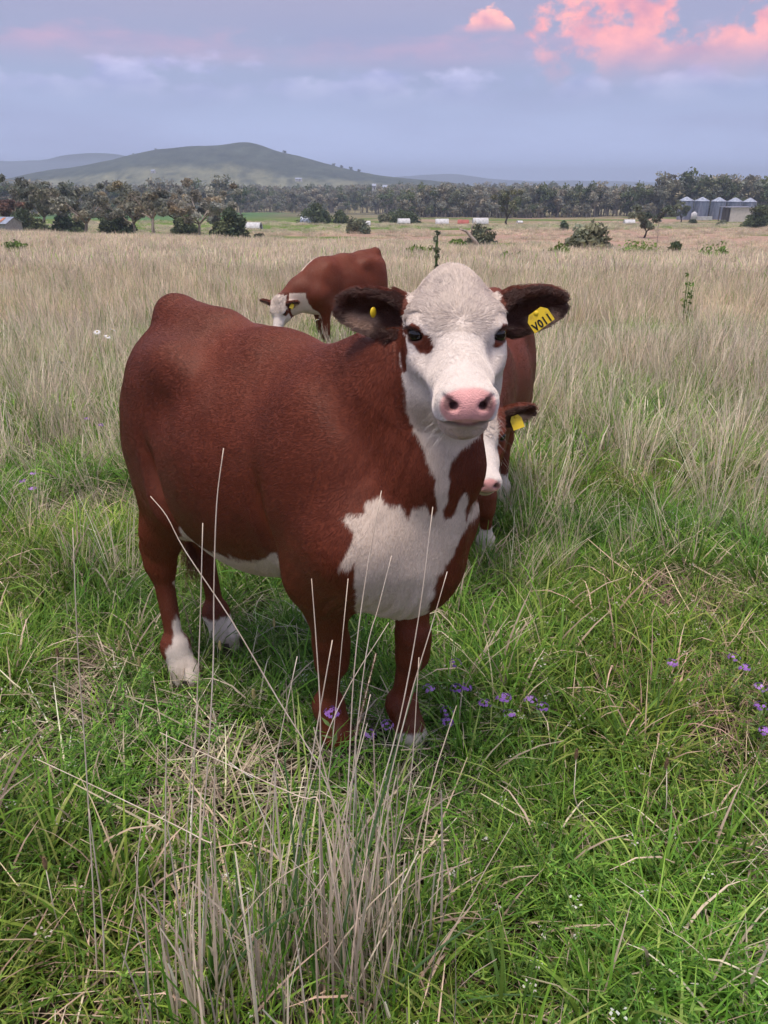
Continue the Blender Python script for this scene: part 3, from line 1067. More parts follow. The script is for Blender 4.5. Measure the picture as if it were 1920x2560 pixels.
BIB = np.array([(1010, 990), (1037, 1088), (1063, 1126), (1079, 1171), (1092, 1228), (1094, 1268), (1086, 1286), (1060, 1268), (1036, 1273), (1030, 1293), (1016, 1298), (1006, 1276),
                (1000, 1262), (974, 1262), (948, 1241), (931, 1245), (911, 1262), (909, 1284), (870, 1284), (853, 1297), (857, 1310), (888, 1328), (883, 1349), (879, 1362), (866, 1380),
                (849, 1425), (870, 1434), (884, 1410), (888, 1479), (890, 1560), (1060, 1560), (1100, 1440), (1132, 1392), (1150, 1350), (1200, 1270), (1200, 1245), (1183, 1262), (1167, 1296), (1163, 1273), (1171, 1250),
                (1164, 1234), (1156, 1244), (1133, 1289), (1111, 1302), (1108, 1275), (1123, 1250), (1125, 1216), (1124, 1183), (1133, 1153), (1163, 1121), (1200, 1085), (1180, 1000)], float)
EYE_R = np.array([(1008, 826), (1030, 806), (1048, 815), (1062, 838), (1078, 836), (1086, 862), (1078, 878), (1062, 884), (1052, 886), (1038, 866), (1020, 848), (1014, 835)], float)
EYE_L = np.array([(1252, 826), (1258, 808), (1268, 810), (1268, 846), (1256, 862), (1240, 868), (1232, 866), (1240, 848), (1248, 840)], float)
JAW = np.array([(880, 480), (880, 800), (1000, 826), (1001, 900), (1007, 960), (1013, 1010), (1037, 1088), (1063, 1126), (1079, 1171), (1400, 1180), (1400, 480)], float)
STRIPE = np.array([(1004, 834), (1016, 840), (1018, 880), (1017, 925), (1009, 932), (1003, 905), (1000, 860)], float)
SOCK_HR = np.array([(442, 1533), (430, 1550), (437, 1580), (424, 1615), (414, 1640), (395, 1780), (530, 1780), (490, 1650), (466, 1600), (452, 1560)], float)
SPOT_HR = np.array([(440, 1438), (450, 1445), (450, 1470), (441, 1466), (434, 1452)], float)
BELLY = np.array([(450, 1316), (500, 1362), (560, 1390), (600, 1402), (645, 1404), (662, 1396), (697, 1378), (731, 1358), (733, 1336), (752, 1390), (800, 1480), (560, 1500), (440, 1400)], float)


def main_white(c, P, N, H, f):
    W = P @ RB1.T + MAIN_LOC
    q = px_of(W)
    mpp = 1.0 / 1050.0                               # metres per photograph pixel at the animal
    face = (N @ RB1.T) @ np.array([0, -1.0, 0.25])   # facing the viewer's side
    head = is_head(c, P, H)
    f = np.where(head & (H[:, 2] < -0.05) & (poly_sd(q, BIB) < 0), np.minimum(f, -0.01), f)
    hl_ = head & (face > -0.3) & (H[:, 1] < 0.02)
    f = np.where(hl_, np.maximum(f, poly_sd(q, JAW) * mpp), f)
    chest = (~head | (H[:, 2] < -0.16)) & (P[:, 0] > 0.30) & (P[:, 2] > 0.56)
    f = np.where(chest & (face > -0.25), np.minimum(f, poly_sd(q, BIB) * mpp), f)
    # beyond what can be seen the white runs on over the front of the brisket
    f = np.where(chest & (face <= -0.25), np.minimum(f, np.hypot(P[:, 1] - 0.03, 0.4 * (P[:, 2] - 0.78)) - 0.10), f)
    for poly, side in ((EYE_R, -1), (EYE_L, 1), (STRIPE, -1)):
        sd = poly_sd(q, poly) * mpp
        m = head & (H[:, 1] * side > 0.02) & (H[:, 0] > -0.12) & (H[:, 0] < 0.11) & (H[:, 2] > -0.14)
        f = np.where(m, np.maximum(f, -sd * 2.2), f)
    bel = (P[:, 0] > -0.26) & (P[:, 0] < 0.225) & (P[:, 2] > 0.5) & (P[:, 2] < 0.74) & (np.abs(P[:, 1]) < 0.24)
    f = np.where(bel & (face > -0.3), np.minimum(f, np.minimum(poly_sd(q, BELLY) * mpp, P[:, 2] - (0.598 + 0.060 * sstep(0.02, 0.20, P[:, 0]) - 0.03 * sstep(-0.08, -0.26, P[:, 0])))), f)
    f = np.where(bel & (face <= -0.3), np.minimum(f, P[:, 2] - 0.655), f)
    leg = (P[:, 0] < -0.2) & (P[:, 2] < 0.42) & (P[:, 1] < -0.08)
    f = np.where(leg, np.minimum(f, np.minimum(poly_sd(q, SOCK_HR), poly_sd(q, SPOT_HR)) * mpp), f)
    return f


# skin folds down the neck and a crease behind the elbow, on the finished surface
def wrinkle(c):
    P, H = c.V, c.H
    t = np.clip((P[:, 2] - 0.80) / 0.5, 0, 1)
    axis_x = 0.47 + 0.14 * t                          # line the folds run along
    s = (P[:, 0] - axis_x)
    side = sstep(0.03, 0.09, np.abs(P[:, 1])) * sstep(0.78, 0.92, P[:, 2]) * sstep(1.32, 1.16, P[:, 2]) * sstep(-0.16, -0.04, s) * sstep(0.12, 0.06, s)
    side = side * (~is_head(c, P, H))
    wob = vnoise(P * [1, 1, 0.25], 14, 7, 2) - 0.5
    am = 0.0019 * (0.5 + vnoise(P, 9, 8, 1))
    lines = vnoise(np.c_[(s + 0.03 * wob) * 52, P[:, 1] * 6, P[:, 2] * 3.2], 1.0, 12, 2) - 0.5
    d = lines * am * 3.2 * side
    big = (vnoise(P, 7, 9, 3) - 0.5) * 0.014 * (~is_head(c, P, H)) * sstep(0.25, 0.5, P[:, 2])
    br = 0.0028 * np.sin(P[:, 1] * 2 * math.pi / 0.034 + P[:, 0] * 60 + wob * 5) * sstep(0.74, 0.68, P[:, 2]) * sstep(0.58, 0.62, P[:, 2]) * sstep(0.36, 0.44, P[:, 0]) * sstep(0.02, 0.06, np.abs(P[:, 1]))
    el = -0.020 * sstep(0.05, 0.0, np.abs(P[:, 0] - 0.215 - 0.12 * (0.95 - P[:, 2]))) * sstep(0.60, 0.72, P[:, 2]) * sstep(1.05, 0.85, P[:, 2]) * sstep(0.1, 0.16, np.abs(P[:, 1]))
    fl = -0.030 * sstep(0.055, 0.0, np.abs(P[:, 0] + 0.245 + 0.28 * (P[:, 2] - 0.8))) * sstep(0.62, 0.74, P[:, 2]) * sstep(1.02, 0.84, P[:, 2]) * sstep(0.12, 0.18, np.abs(P[:, 1]))
    c.V = P + c.N * (d + big + br + el + fl)[:, None]
    c.N = vnormals(c.V, c.Q)
    c.H = (c.V - c.O) @ c.HR


wrinkle(c1)
main_view = RB1.T @ (np.array([0, 0, EYE]) - MAIN_LOC)


def near_side(P, N):                                  # most of the hair where it shows, some all round
    return np.where(((main_view - P) * N).sum(1) > -0.25, 1.0, 0.25)


cow_main = dress_cow('cow', c1, tuple(MAIN_LOC), YAW1, 'large brown cow with white face and numbered yellow ear tag, staring straight ahead', 300000,
                     main_white, 0, (('hl', 0.165), ('fl', 0.085)), 1.0, rad=0.00042, hair_weights=near_side)


# lashes and whiskers
_r = np.random.default_rng(9)
_st = []
for s in (1, -1):
    ec = np.array([0.014, s * 0.081, 0.005]); ed = np.array([0.62, s * 0.76, 0.08]); ed = ed / np.linalg.norm(ed)
    sd = np.array([-ed[1], ed[0], 0.0])
    for k_ in range(46):
        t_ = _r.uniform(-1, 1)
        p_ = ec + ed * 0.020 + sd * 0.017 * t_ + np.array([0, 0, 0.0135 - 0.006 * t_ * t_])
        q_ = ed * 0.8 + sd * 0.5 * t_ + np.array([0, 0, 0.15]) + _r.normal(0, 0.12, 3)
        _st.append([c1.h(*(p_ + q_ * u_ * 0.020 + np.array([0, 0, -0.010 * u_ * (1 - u_)]))) for u_ in (0, 0.35, 0.7, 1.0)])
strand_object('eyelashes', np.array(_st), np.array([0.05, 0.022, 0.018]), cow_main, 0.00055)
_st = []
for k_ in range(60):
    s = 1 if k_ % 2 else -1
    p_ = np.array([_r.uniform(0.16, 0.23), s * _r.uniform(0.035, 0.056), _r.uniform(-0.165, -0.105)])
    q_ = np.array([0.5, s * 0.8, _r.uniform(-0.6, 0.1)]) + _r.normal(0, 0.2, 3)
    L_ = _r.uniform(0.02, 0.045)
    _st.append([c1.h(*(p_ + q_ * u_ * L_ + np.array([0, 0, -0.012 * u_ * u_]))) for u_ in (0, 0.35, 0.7, 1.0)])
strand_object('whiskers', np.array(_st), np.array([0.60, 0.54, 0.50]), cow_main, 0.00030)


def plate(name, outline, thick, M, mat, parent):
    V = [M @ Vector((x, y, z)) for z in (0, thick) for x, y in outline]
    n = len(outline)
    F = [tuple(range(n - 1, -1, -1)), tuple(range(n, 2 * n))] + [(i, (i + 1) % n, n + (i + 1) % n, n + i) for i in range(n)]
    b = MB(); b.add(V, F)
    return b.build(name, mat, parent)


def frame_facing(center, normal, along):
    n = Vector(normal).normalized()
    a = Vector(along); a = (a - n * a.dot(n)).normalized()
    b = n.cross(a)
    M = Matrix((a, b, n)).transposed().to_4x4()
    M.translation = Vector(center)
    return M


def ear_tag(c, root, s, pos_world, yaw_loc, normal_w, along_w, size, text=None):
    RB, LOC = yaw_loc
    p = RB.T @ (np.asarray(pos_world) - LOC)
    M = frame_facing(p, RB.T @ np.asarray(normal_w, float), RB.T @ np.asarray(along_w, float))
    w, h_ = size
    ol = [(-w / 2, -h_ / 2), (w / 2, -h_ / 2), (w / 2, h_ * 0.20), (w * 0.30, h_ / 2), (-w * 0.30, h_ / 2), (-w / 2, h_ * 0.20)]
    t = plate('ear_tag', ol, 0.0022, M, TAG_M, root)
    V, F = uv_ball(tuple(M @ Vector((0, h_ * 0.36, 0.002))), np.array([0.006, 0.006, 0.003]), 6, np.array(M.to_3x3()))
    obj_np('stud', V, F, TAG_M, t)
    if text:
        cu = bpy.data.curves.new('tag_number', 'FONT')
        cu.body = text
        cu.size = h_ * 0.62
        cu.align_x = 'CENTER'
        cu.extrude = 0.0003
        cu.offset = 0.0009
        cu.space_character = 1.12
        cu.materials.append(INK_M)
        o = bpy.data.objects.new('tag_number', cu)
        link(o, t)
        bpy.context.view_layer.update()
        me = bpy.data.meshes.new_from_object(o.evaluated_get(bpy.context.evaluated_depsgraph_get()))
        bpy.data.objects.remove(o)
        o = link(bpy.data.objects.new('tag_number', me), t)
        o.matrix_local = M @ Matrix.Translation((0, -h_ * 0.44, 0.0026)) @ Matrix.Scale(0.80, 4, (1, 0, 0))
    return t


_c0, _er, _tr, _nr = c1.ears[1]
_ew = RB1 @ (_c0 + _er * 0.11 + _nr * 0.012) + MAIN_LOC

_tw = at(1349, 797, _ew[1] - 0.022)
ear_tag(c1, cow_main, 1, _tw, (RB1, MAIN_LOC), (-0.05, -1.0, 0.18), (0.80, 0.0, 0.60), (0.053, 0.041), 'V011')
# the back of a small tag on the other ear
_c0, _er, _tr, _nr = c1.ears[-1]
_ew2 = RB1 @ (_c0 + _er * 0.085 + _nr * 0.010) + MAIN_LOC

_p2 = RB1.T @ (at(933, 781, _ew2[1] - 0.012) - MAIN_LOC)
V, F = uv_ball(_p2, np.array([0.010, 0.004, 0.012]), 8, RB1.T @ rotz(0.9))
obj_np('tag_button', V, F, TAG_M, cow_main)
# ------------------------------------------------------------------ the land


def crest(x):
    return np.clip(55 + (27 - np.asarray(x, float)) * 0.43, 44, 110)


_FY = [0, 70, 100, 138, 200, 250, 330, 600, 1000, 1500, 2500, 9000]
_FZ = [-3.6, -4.4, -5.3, -6.6, -7.6, -8.2, -10.2, -14.5, -13, -6, 4, 20]


def ground_z(x, y):
    x, y = np.asarray(x, float), np.asarray(y, float)
    e = crest(x)
    s = np.maximum(y, -5) / e
    near = -2.85 * np.sign(s) * (np.maximum(np.abs(s) - 0.035, 0) / 0.965) ** 1.0
    far = np.interp(y, _FY, _FZ)
    m = sstep(1.0, 1.22, s)
    z = near * (1 - m) + far * m
    P = np.stack([x, y], -1).reshape(-1, 2)
    big = (vnoise(P, 1 / 14, 21, 2) - 0.5).reshape(x.shape) * 0.5 * sstep(8, 30, y)
    roll = (vnoise(P, 1 / 90, 22, 2) - 0.5).reshape(x.shape) * 3.0 * sstep(110, 260, y)
    return z + big + roll


def gz1(x, y):
    return float(ground_z(np.array([x]), np.array([y]))[0])


def on_ground(xu, yu, d=None):
    """world point of a photograph position (in 1659-wide units) at forward distance d, dropped onto the ground"""
    p = at(xu * U, yu * U, d)
    return np.array([p[0], d, gz1(p[0], d)])


def build_ground():
    r = np.concatenate([np.linspace(0.25, 3, 40), np.geomspace(3.05, 9000, 330)])
    a = np.concatenate([np.linspace(-180, -44, 60)[:-1], np.linspace(-44, 44, 520), np.linspace(44, 180, 60)[1:]])
    A, Rr = np.meshgrid(np.radians(a), r)
    X, Y = Rr * np.sin(A), Rr * np.cos(A)
    Z = ground_z(X.ravel(), Y.ravel())
    P = np.stack([X.ravel(), Y.ravel()], -1)
    near = sstep(9, 2, Rr.ravel())
    Z = Z + (vnoise(P, 3.5, 23, 3) - 0.5) * 0.05 * near * sstep(0.0, 1.0, Rr.ravel())
    V = np.c_[P, Z]
    n, m = X.shape
    i = np.arange(n - 1)[:, None] * m + np.arange(m - 1)[None]
    F = np.stack([i, i + 1, i + m + 1, i + m], -1).reshape(-1, 4)
    # colours of what grows on it
    d = V[:, 1]
    soil = np.array([0.050, 0.040, 0.026]); straw = np.array([0.50, 0.41, 0.30]); stub = np.array([0.40, 0.285, 0.225])
    green = np.array([0.130, 0.190, 0.050]); wood = np.array([0.13, 0.125, 0.085]); lush = np.array([0.10, 0.20, 0.075])
    k1 = sstep(5, 16, d)[:, None]
    c = soil * (1 - k1) + straw * k1
    s = d / crest(V[:, 0])
    k2 = sstep(1.0, 1.08, s)[:, None]
    bands = vnoise(np.c_[P[:, 0] / 34, P[:, 1] / 13], 1, 31, 4)
    left = sstep(30, -60, V[:, 0]) * 0.16
    gm = sstep(0.52, 0.66, bands + left + 0.10 * sstep(150, 230, d))[:, None]
    low = stub * (1 - gm) + green * gm
    c = c * (1 - k2) + low * k2
    st = (sstep(188, 200, d) * sstep(262, 240, d) * sstep(0.36, 0.52, vnoise(np.c_[P[:, 0] / 25, P[:, 1] / 20], 1, 33, 3)))[:, None]
    c = c * (1 - 0.85 * st) + np.array([0.135, 0.215, 0.045]) * 0.85 * st
    k3 = sstep(330, 420, d)[:, None]
    wn_ = sstep(0.40, 0.60, vnoise(np.c_[P[:, 0] / 120, P[:, 1] / 120], 1, 35, 3))[:, None]
    farc = wood * (1 - wn_) + np.array([0.27, 0.25, 0.15]) * wn_
    c = c * (1 - k3) + farc * k3
    gf = (sstep(-210, -170, V[:, 0]) * sstep(-45, -70, V[:, 0]) * sstep(285, 310, d) * sstep(560, 500, d))[:, None]
    c = c * (1 - gf) + lush * gf
    c = c * (0.8 + 0.4 * vnoise(np.c_[P[:, 0] / 4, P[:, 1] / 2], 1, 37, 3))[:, None]
    m_ = Mat('pasture_soil', 0.95, 0.1)
    col = m_.attr('land').outputs['Color']
    pos = m_.coord('Object')
    f1 = m_.noise(pos, 14.0, 6, 0.7)
    f2 = m_.noise(m_.mapping(pos, (0.35, 1.2, 1)), 0.9, 6, 0.75)
    cc = m_.mix(1.0, col, m_.ramp(f1, [(0.25, (0.55, 0.53, 0.50)), (0.75, (1.3, 1.28, 1.25))]), 'MULTIPLY')
    cc = m_.mix(1.0, cc, m_.ramp(f2, [(0.3, (0.72, 0.74, 0.72)), (0.7, (1.25, 1.2, 1.2))]), 'MULTIPLY')
    m_.color(cc)
    m_.bump(f1, 0.6, 0.04)
    o = obj_np('ground', V, F, m_.m, None, True, {'land': np.c_[np.clip(c, 0, 0.9), np.ones(len(c))]})
    tag(o, kind='structure')


build_ground()


def ridge(name, prof, D, front, back, colf, rough, base=-20.0, step=18.0, seed=0, xpad=600):
    """a hill whose skyline, seen from the paddock, follows prof [(x_u, y_u)] at distance D"""
    pr = np.array([at(x * U, y * U, D) for x, y in prof])
    xs = np.arange(pr[0, 0] - xpad, pr[-1, 0] + xpad, step)
    top = np.interp(xs, pr[:, 0], pr[:, 2])
    top = np.where(xs < pr[0, 0], base + (pr[0, 2] - base) * sstep(-xpad, 0, xs - pr[0, 0]), top)
    top = np.where(xs > pr[-1, 0], base + (pr[-1, 2] - base) * sstep(xpad, 0, xs - pr[-1, 0]), top)
    k = np.ones(5) / 5
    top = np.convolve(np.pad(top, 2, mode='edge'), k, 'valid')
    ys = np.concatenate([np.linspace(-front, 0, 60), np.linspace(0, back, 14)[1:]])
    X, Yy = np.meshgrid(xs, ys)
    fall = np.where(Yy < 0, sstep(-front, 0, Yy) ** 1.1, sstep(back, 0, Yy))
    Z = base + (top[None] - base) * fall
    P = np.stack([X.ravel(), Yy.ravel()], -1)
    nz = (vnoise(P, 1 / (rough * 12), 41 + seed, 4) - 0.5) * rough * 1.6
    Z = Z.ravel() + nz * np.sqrt(np.clip(fall.ravel(), 0, 1)) * np.where(np.abs(Yy.ravel()) < 30, 0.4, 1.0)
    V = np.c_[X.ravel(), Yy.ravel() + D, Z]
    n, m = X.shape
    i = np.arange(n - 1)[:, None] * m + np.arange(m - 1)[None]
    F = np.stack([i, i + 1, i + m + 1, i + m], -1).reshape(-1, 4)
    c = colf(V, fall.ravel())
    mt = Mat(name + '_cover', 0.95, 0.1)
    col = mt.attr('land').outputs['Color']
    nn = mt.noise(mt.mapping(mt.coord(), (1, 0.35, 1)), 0.045, 7, 0.72)
    mt.color(mt.mix(1.0, col, mt.ramp(nn, [(0.35, (0.45, 0.5, 0.45)), (0.65, (1.5, 1.45, 1.4))]), 'MULTIPLY'))
    o = obj_np(name, V, F, mt.m, None, True, {'land': np.c_[np.clip(c, 0, 1), np.ones(len(c))]})
    tag(o, kind='structure')
    return o


def hill_col(V, fall):
    P = V[:, :2]
    n = vnoise(np.c_[P[:, 0] / 70, P[:, 1] / 160], 1, 51, 4)
    hi = np.array([0.056, 0.070, 0.048])[None] * (0.7 + 0.6 * n)[:, None]
    lo = np.array([0.165, 0.168, 0.10])[None] * (0.8 + 0.4 * n)[:, None]
    k = sstep(0.42, 0.62, fall + (n - 0.5) * 0.35)[:, None]
    c = lo * (1 - k) + hi * k
    t = sstep(0.60, 0.68, vnoise(np.c_[P[:, 0] / 16, P[:, 1] / 45], 1, 53, 2))[:, None]
    return c * (1 - 0.6 * t) + np.array([0.05, 0.06, 0.04]) * 0.6 * t


def forest_col(V, fall):
    n = vnoise(np.c_[V[:, 0] / 120, V[:, 1] / 300], 1, 55, 4)
    return np.array([0.050, 0.065, 0.045])[None] * (0.6 + 0.8 * n)[:, None]


ridge('hill', [(60, 385), (150, 367), (235, 352), (290, 337), (340, 324), (400, 318), (470, 315), (500, 310), (540, 308), (556, 311), (575, 318), (600, 327), (650, 338), (700, 352), (740, 364), (800, 376), (860, 384), (930, 392)],
      1900, 620, 500, hill_col, 9.0, -18, 9.0, 0, 240)
ridge('distant_ridge', [(-300, 352), (0, 348), (40, 349), (70, 347), (110, 346), (135, 338), (170, 332), (205, 330), (245, 332), (275, 336), (320, 350), (400, 372)],
      5200, 900, 700, forest_col, 16.0, -30, 26.0, 3)
ridge('distant_ridge', [(780, 392), (860, 383), (905, 378), (960, 376), (1000, 378), (1030, 383), (1060, 386), (1130, 390), (1200, 392), (1260, 391), (1330, 391), (1400, 393), (1500, 396), (1700, 398), (1900, 398)],
      5600, 900, 700, forest_col, 14.0, -30, 26.0, 5)

# ------------------------------------------------------------------ trees


def leaf_material(name, col, var=0.35, trans=0.25):
    m = Mat(name, 0.65, 0.25)
    a = m.attr('tint').outputs['Color']
    oi = m.node('ShaderNodeObjectInfo')
    r = m.ramp(oi.outputs['Random'], [(0, (0.75, 0.78, 0.72)), (1, (1.25, 1.2, 1.2))])
    c = m.mix(1.0, m.mix(1.0, a, r, 'MULTIPLY'), col, 'MULTIPLY')
    m.color(c)
    tr = m.node('ShaderNodeBsdfTranslucent')
    m.l.new(c, tr.inputs[0])
    mx = m.node('ShaderNodeMixShader')
    mx.inputs[0].default_value = trans
    m.l.new(m.bsdf.outputs[0], mx.inputs[1]); m.l.new(tr.outputs[0], mx.inputs[2])
    m.l.new(mx.outputs[0], m.n['Material Output'].inputs[0])
    return m.m


LEAF_GUM = leaf_material('gum_leaves', (0.28, 0.275, 0.22))
LEAF_DARK = leaf_material('dark_leaves', (0.110, 0.140, 0.070))
LEAF_BRIGHT = leaf_material('bright_leaves', (0.18, 0.28, 0.07))
LEAF_RED = leaf_material('reddish_leaves', (0.16, 0.10, 0.075))
LEAF_OLIVE = leaf_material('olive_leaves', (0.185, 0.20, 0.13))
_bk = Mat('gum_bark', 0.9, 0.15)
_bn = _bk.noise(_bk.mapping(_bk.coord(), (1, 1, 0.25)), 3.0, 5, 0.6)
_bk.color(_bk.ramp(_bn, [(0.3, (0.20, 0.16, 0.13)), (0.6, (0.42, 0.36, 0.31)), (0.8, (0.52, 0.46, 0.41))]))
BARK_PALE = _bk.m
BARK_DARK = plain('dark_bark', (0.085, 0.068, 0.055), 0.95, 0.4, 4)


def leaf_cloud(rng, centres, radii, per, size, flat=0.75):
    """leaf-spray quads scattered through clumps; returns V, F, tint"""
    k = len(centres)
    c = np.repeat(centres, per, 0)
    rr = np.repeat(radii, per)[:, None]
    n = k * per
    u = rng.normal(0, 1, (n, 3))
    u /= np.linalg.norm(u, axis=1, keepdims=True)
    p = c + u * rr * (rng.random((n, 1)) ** 0.45) * [1, 1, flat]
    a = rng.normal(0, 1, (n, 3)); a /= np.linalg.norm(a, axis=1, keepdims=True)
    b = np.cross(a, rng.normal(0, 1, (n, 3))); b /= np.linalg.norm(b, axis=1, keepdims=True) + 1e-9
    s = size * (0.6 + 0.8 * rng.random((n, 1)))
    a, b = a * s, b * s * 0.5
    V = np.stack([p - a, p + b, p + a, p - b], 1).reshape(-1, 3)
    F = np.arange(4 * n).reshape(-1, 4)
    t = np.repeat(0.55 + 0.9 * rng.random(k), per) * (0.75 + 0.5 * rng.random(n))
    warm = np.repeat(rng.normal(0.0, 0.07, k), per)
    tint = np.stack([t * (1 + warm), t, t * (1 - warm)], 1)
    tint = np.repeat(tint, 4, 0)
    return V, F, np.c_[tint, np.ones(len(tint))]


def gum_skeleton(rng, h, spread, lean=0.0, fork=0.38, dense=1.0):
    """trunk and limbs as tubes, and the clump centres at the limb ends"""
    b = MB()
    tr = h * 0.030
    p0 = Vector((0, 0, -0.3))
    f = Vector((lean * h * 0.3, rng.normal(0, 0.02) * h, h * fork))
    b.tube([p0, f * 0.5 + Vector((rng.normal(0, .02) * h, 0, 0)), f], [tr * 1.25, tr, tr * 0.85], 7)
    cl, cr = [], []
    nl = int(5 + rng.integers(0, 3))
    for i in range(nl):
        az = 2 * math.pi * (i + rng.random() * 0.7) / nl
        out = spread * (0.35 + 0.65 * rng.random()) * 0.5
        e = Vector((math.cos(az) * out + lean * h * 0.4, math.sin(az) * out, h * (0.50 + 0.46 * rng.random())))
        mid = f.lerp(e, 0.5) + Vector((rng.normal(0, .05), rng.normal(0, .05), rng.normal(0.02, .04))) * h
        b.tube([f * 0.95, mid, e], [tr * 0.6, tr * 0.4, tr * 0.15], 5)
        for j in range(3):
            t = 0.5 + 0.5 * j / 2
            q = mid.lerp(e, t)
            e2 = q + Vector((rng.normal(0, 0.13) * spread, rng.normal(0, 0.13) * spread, rng.normal(0.05, 0.07) * h))
            b.tube([q, e2], [tr * 0.2, tr * 0.06], 4, False)
            cl.append(tuple(e2)); cr.append(h * (0.06 + 0.09 * rng.random()))
        cl.append(tuple(e)); cr.append(h * (0.06 + 0.09 * rng.random()))
        lowp = f.lerp(e, 0.45) + Vector((rng.normal(0, 0.1) * spread, rng.normal(0, 0.1) * spread, -0.08 * h * rng.random()))
        cl.append(tuple(lowp)); cr.append(h * 0.09)
    return b, np.array(cl), np.array(cr)


def gum_tree(label, loc, h, spread, seed, lean=0.0, leaf=None, bark=None, per=70, size=0.30, group=None, fork=0.36, name='gum_tree', flat=0.7, rz=0.0):
    rng = np.random.default_rng(seed)
    root = empty(name, tuple(loc), rz)
    tag(root, label, 'tree', group)
    b, cl, cr = gum_skeleton(rng, h, spread, lean, fork)
    b.build('trunk', bark or BARK_PALE, root, True)
    V, F, t = leaf_cloud(rng, cl, cr, per, size, flat)
    obj_np('crown', V, F, leaf or LEAF_GUM, root, False, {'tint': t})
    return root


def bush(label, loc, h, w, seed, leaf, per=60, size=0.22, group=None, name='shrub', n=26, cat='shrub', stem=True):
    rng = np.random.default_rng(seed)
    root = empty(name, tuple(loc))
    tag(root, label, cat, group)
    u = rng.normal(0, 1, (n, 3)); u /= np.linalg.norm(u, axis=1, keepdims=True)
    u[:, 2] = np.abs(u[:, 2])
    c = u * np.array([w / 2, w / 2, h]) * 0.72 * (0.45 + 0.55 * rng.random((n, 1)))
    c[:, 2] = np.clip(c[:, 2], h * 0.10, h * 0.86) + rng.normal(0, 0.03, n) * h
    r = (0.13 + 0.10 * rng.random(n)) * (w + h) / 2
    b = MB()
    for i in range(0, n, 3):
        b.tube([(0, 0, -0.1), tuple(c[i] * [0.4, 0.4, 0.5]), tuple(c[i])], [0.035 * h / 2, 0.022 * h / 2, 0.01], 5, False)
    b.build('trunk', BARK_DARK, root, True)
    V, F, t = leaf_cloud(rng, c, r, per, size, 0.8)
    V[:, 2] = np.maximum(V[:, 2], 0.02)
    obj_np('crown', V, F, leaf, root, False, {'tint': t})
    return root


def span(wu, d, yu=470):
    """metres across for a width in photograph units at distance d"""
    return wu * U / FPX * d * 1.03


def rise(xu, y0, y1, d):
    return at(xu * U, y1 * U, d)[2] - gz1(at(xu * U, y0 * U, d)[0], d)


TREES = [  # x, base y, top y, width, distance, kind, label
    (62, 503, 432, 95, 150, 'd', 'dark dense rounded tree beside the tin shed'),
    (100, 500, 384, 95, 158, 'g', 'tall gum tree with slim pale trunk behind the white rail fence'),
    (187, 516, 392, 150, 140, 'g', 'spreading gum with pale leaning trunk at the edge of the dry field'),
    (255, 506, 452, 95, 152, 'd', 'low dark tree filling the gap between two spreading gums'),
    (150, 506, 448, 80, 160, 'd', 'dark leafy tree behind the slim pale trunk'),
    (335, 516, 388, 150, 138, 'g', 'widest gum in the clump, its thick pale trunk forking low'),
    (432, 516, 402, 110, 142, 'g', 'thin crowned gum beside the dark round tree of the clump'),
    (395, 505, 450, 70, 155, 'd', 'small dark tree under the thin crowned gum'),
    (500, 522, 436, 98, 128, 'd', 'dense dark green tree at the open end of the gum clump'),
    (140, 512, 400, 110, 163, 'g', 'gum behind the slim trunked tree, its crown merging with the next'),
    (240, 512, 410, 120, 166, 'g', 'gum set back between the two spreading gums'),
    (290, 510, 425, 90, 150, 'g', 'small crooked gum in the middle of the clump'),
    (385, 512, 405, 110, 160, 'g', 'gum standing behind the widest gum of the clump'),
    (465, 512, 412, 80, 158, 'g', 'last upright gum beside the dense dark tree'),
    (40, 508, 400, 90, 175, 'g', 'gum towering behind the tin shed'),
    (20, 498, 428, 60, 165, 'b', 'reddish brown tree rising over the tin shed roof'),
    (682, 473, 424, 92, 235, 'd', 'dark round tree standing behind the arched hut in mid field'),
    (735, 472, 448, 48, 236, 'd', 'smaller dark tree next to the round dark tree'),
    (872, 471, 445, 95, 262, 'd', 'low wide dark tree behind the pale arched huts'),
    (1095, 478, 408, 66, 235, 'o', 'tall olive tree standing above the end of the hut row'),
    (1392, 500, 442, 84, 150, 'o', 'leaning olive tree in the stubble short of the silos'),
    (1637, 484, 430, 66, 205, 'd', 'dark bushy tree partly hiding the pale shed'),
    (1472, 470, 434, 34, 300, 'o', 'small olive tree against the first silo'),
]
for i, (x, y0, y1, w, d, k, lab) in enumerate(TREES):
    p = on_ground(x, y0, d)
    h = max(2.0, rise(x, y0, y1, d)) * 0.97
    if k in 'gb':
        gum_tree(lab, p, h, span(w, d), 300 + i, RNG.normal(0, 0.12), LEAF_GUM if k == 'g' else LEAF_RED, BARK_PALE, 120, 0.30, 'paddock trees', 0.30 + 0.1 * RNG.random())
    elif k == 'o':
        gum_tree(lab, p, h, span(w, d), 300 + i, 0.25 if x == 1392 else 0.0, LEAF_OLIVE, BARK_DARK, 90, 0.34, 'paddock trees', 0.2)
    else:
        bush(lab, p, h, span(w, d), 300 + i, LEAF_DARK, 130, 0.30, 'paddock trees', 'dense_tree', 34, 'tree')

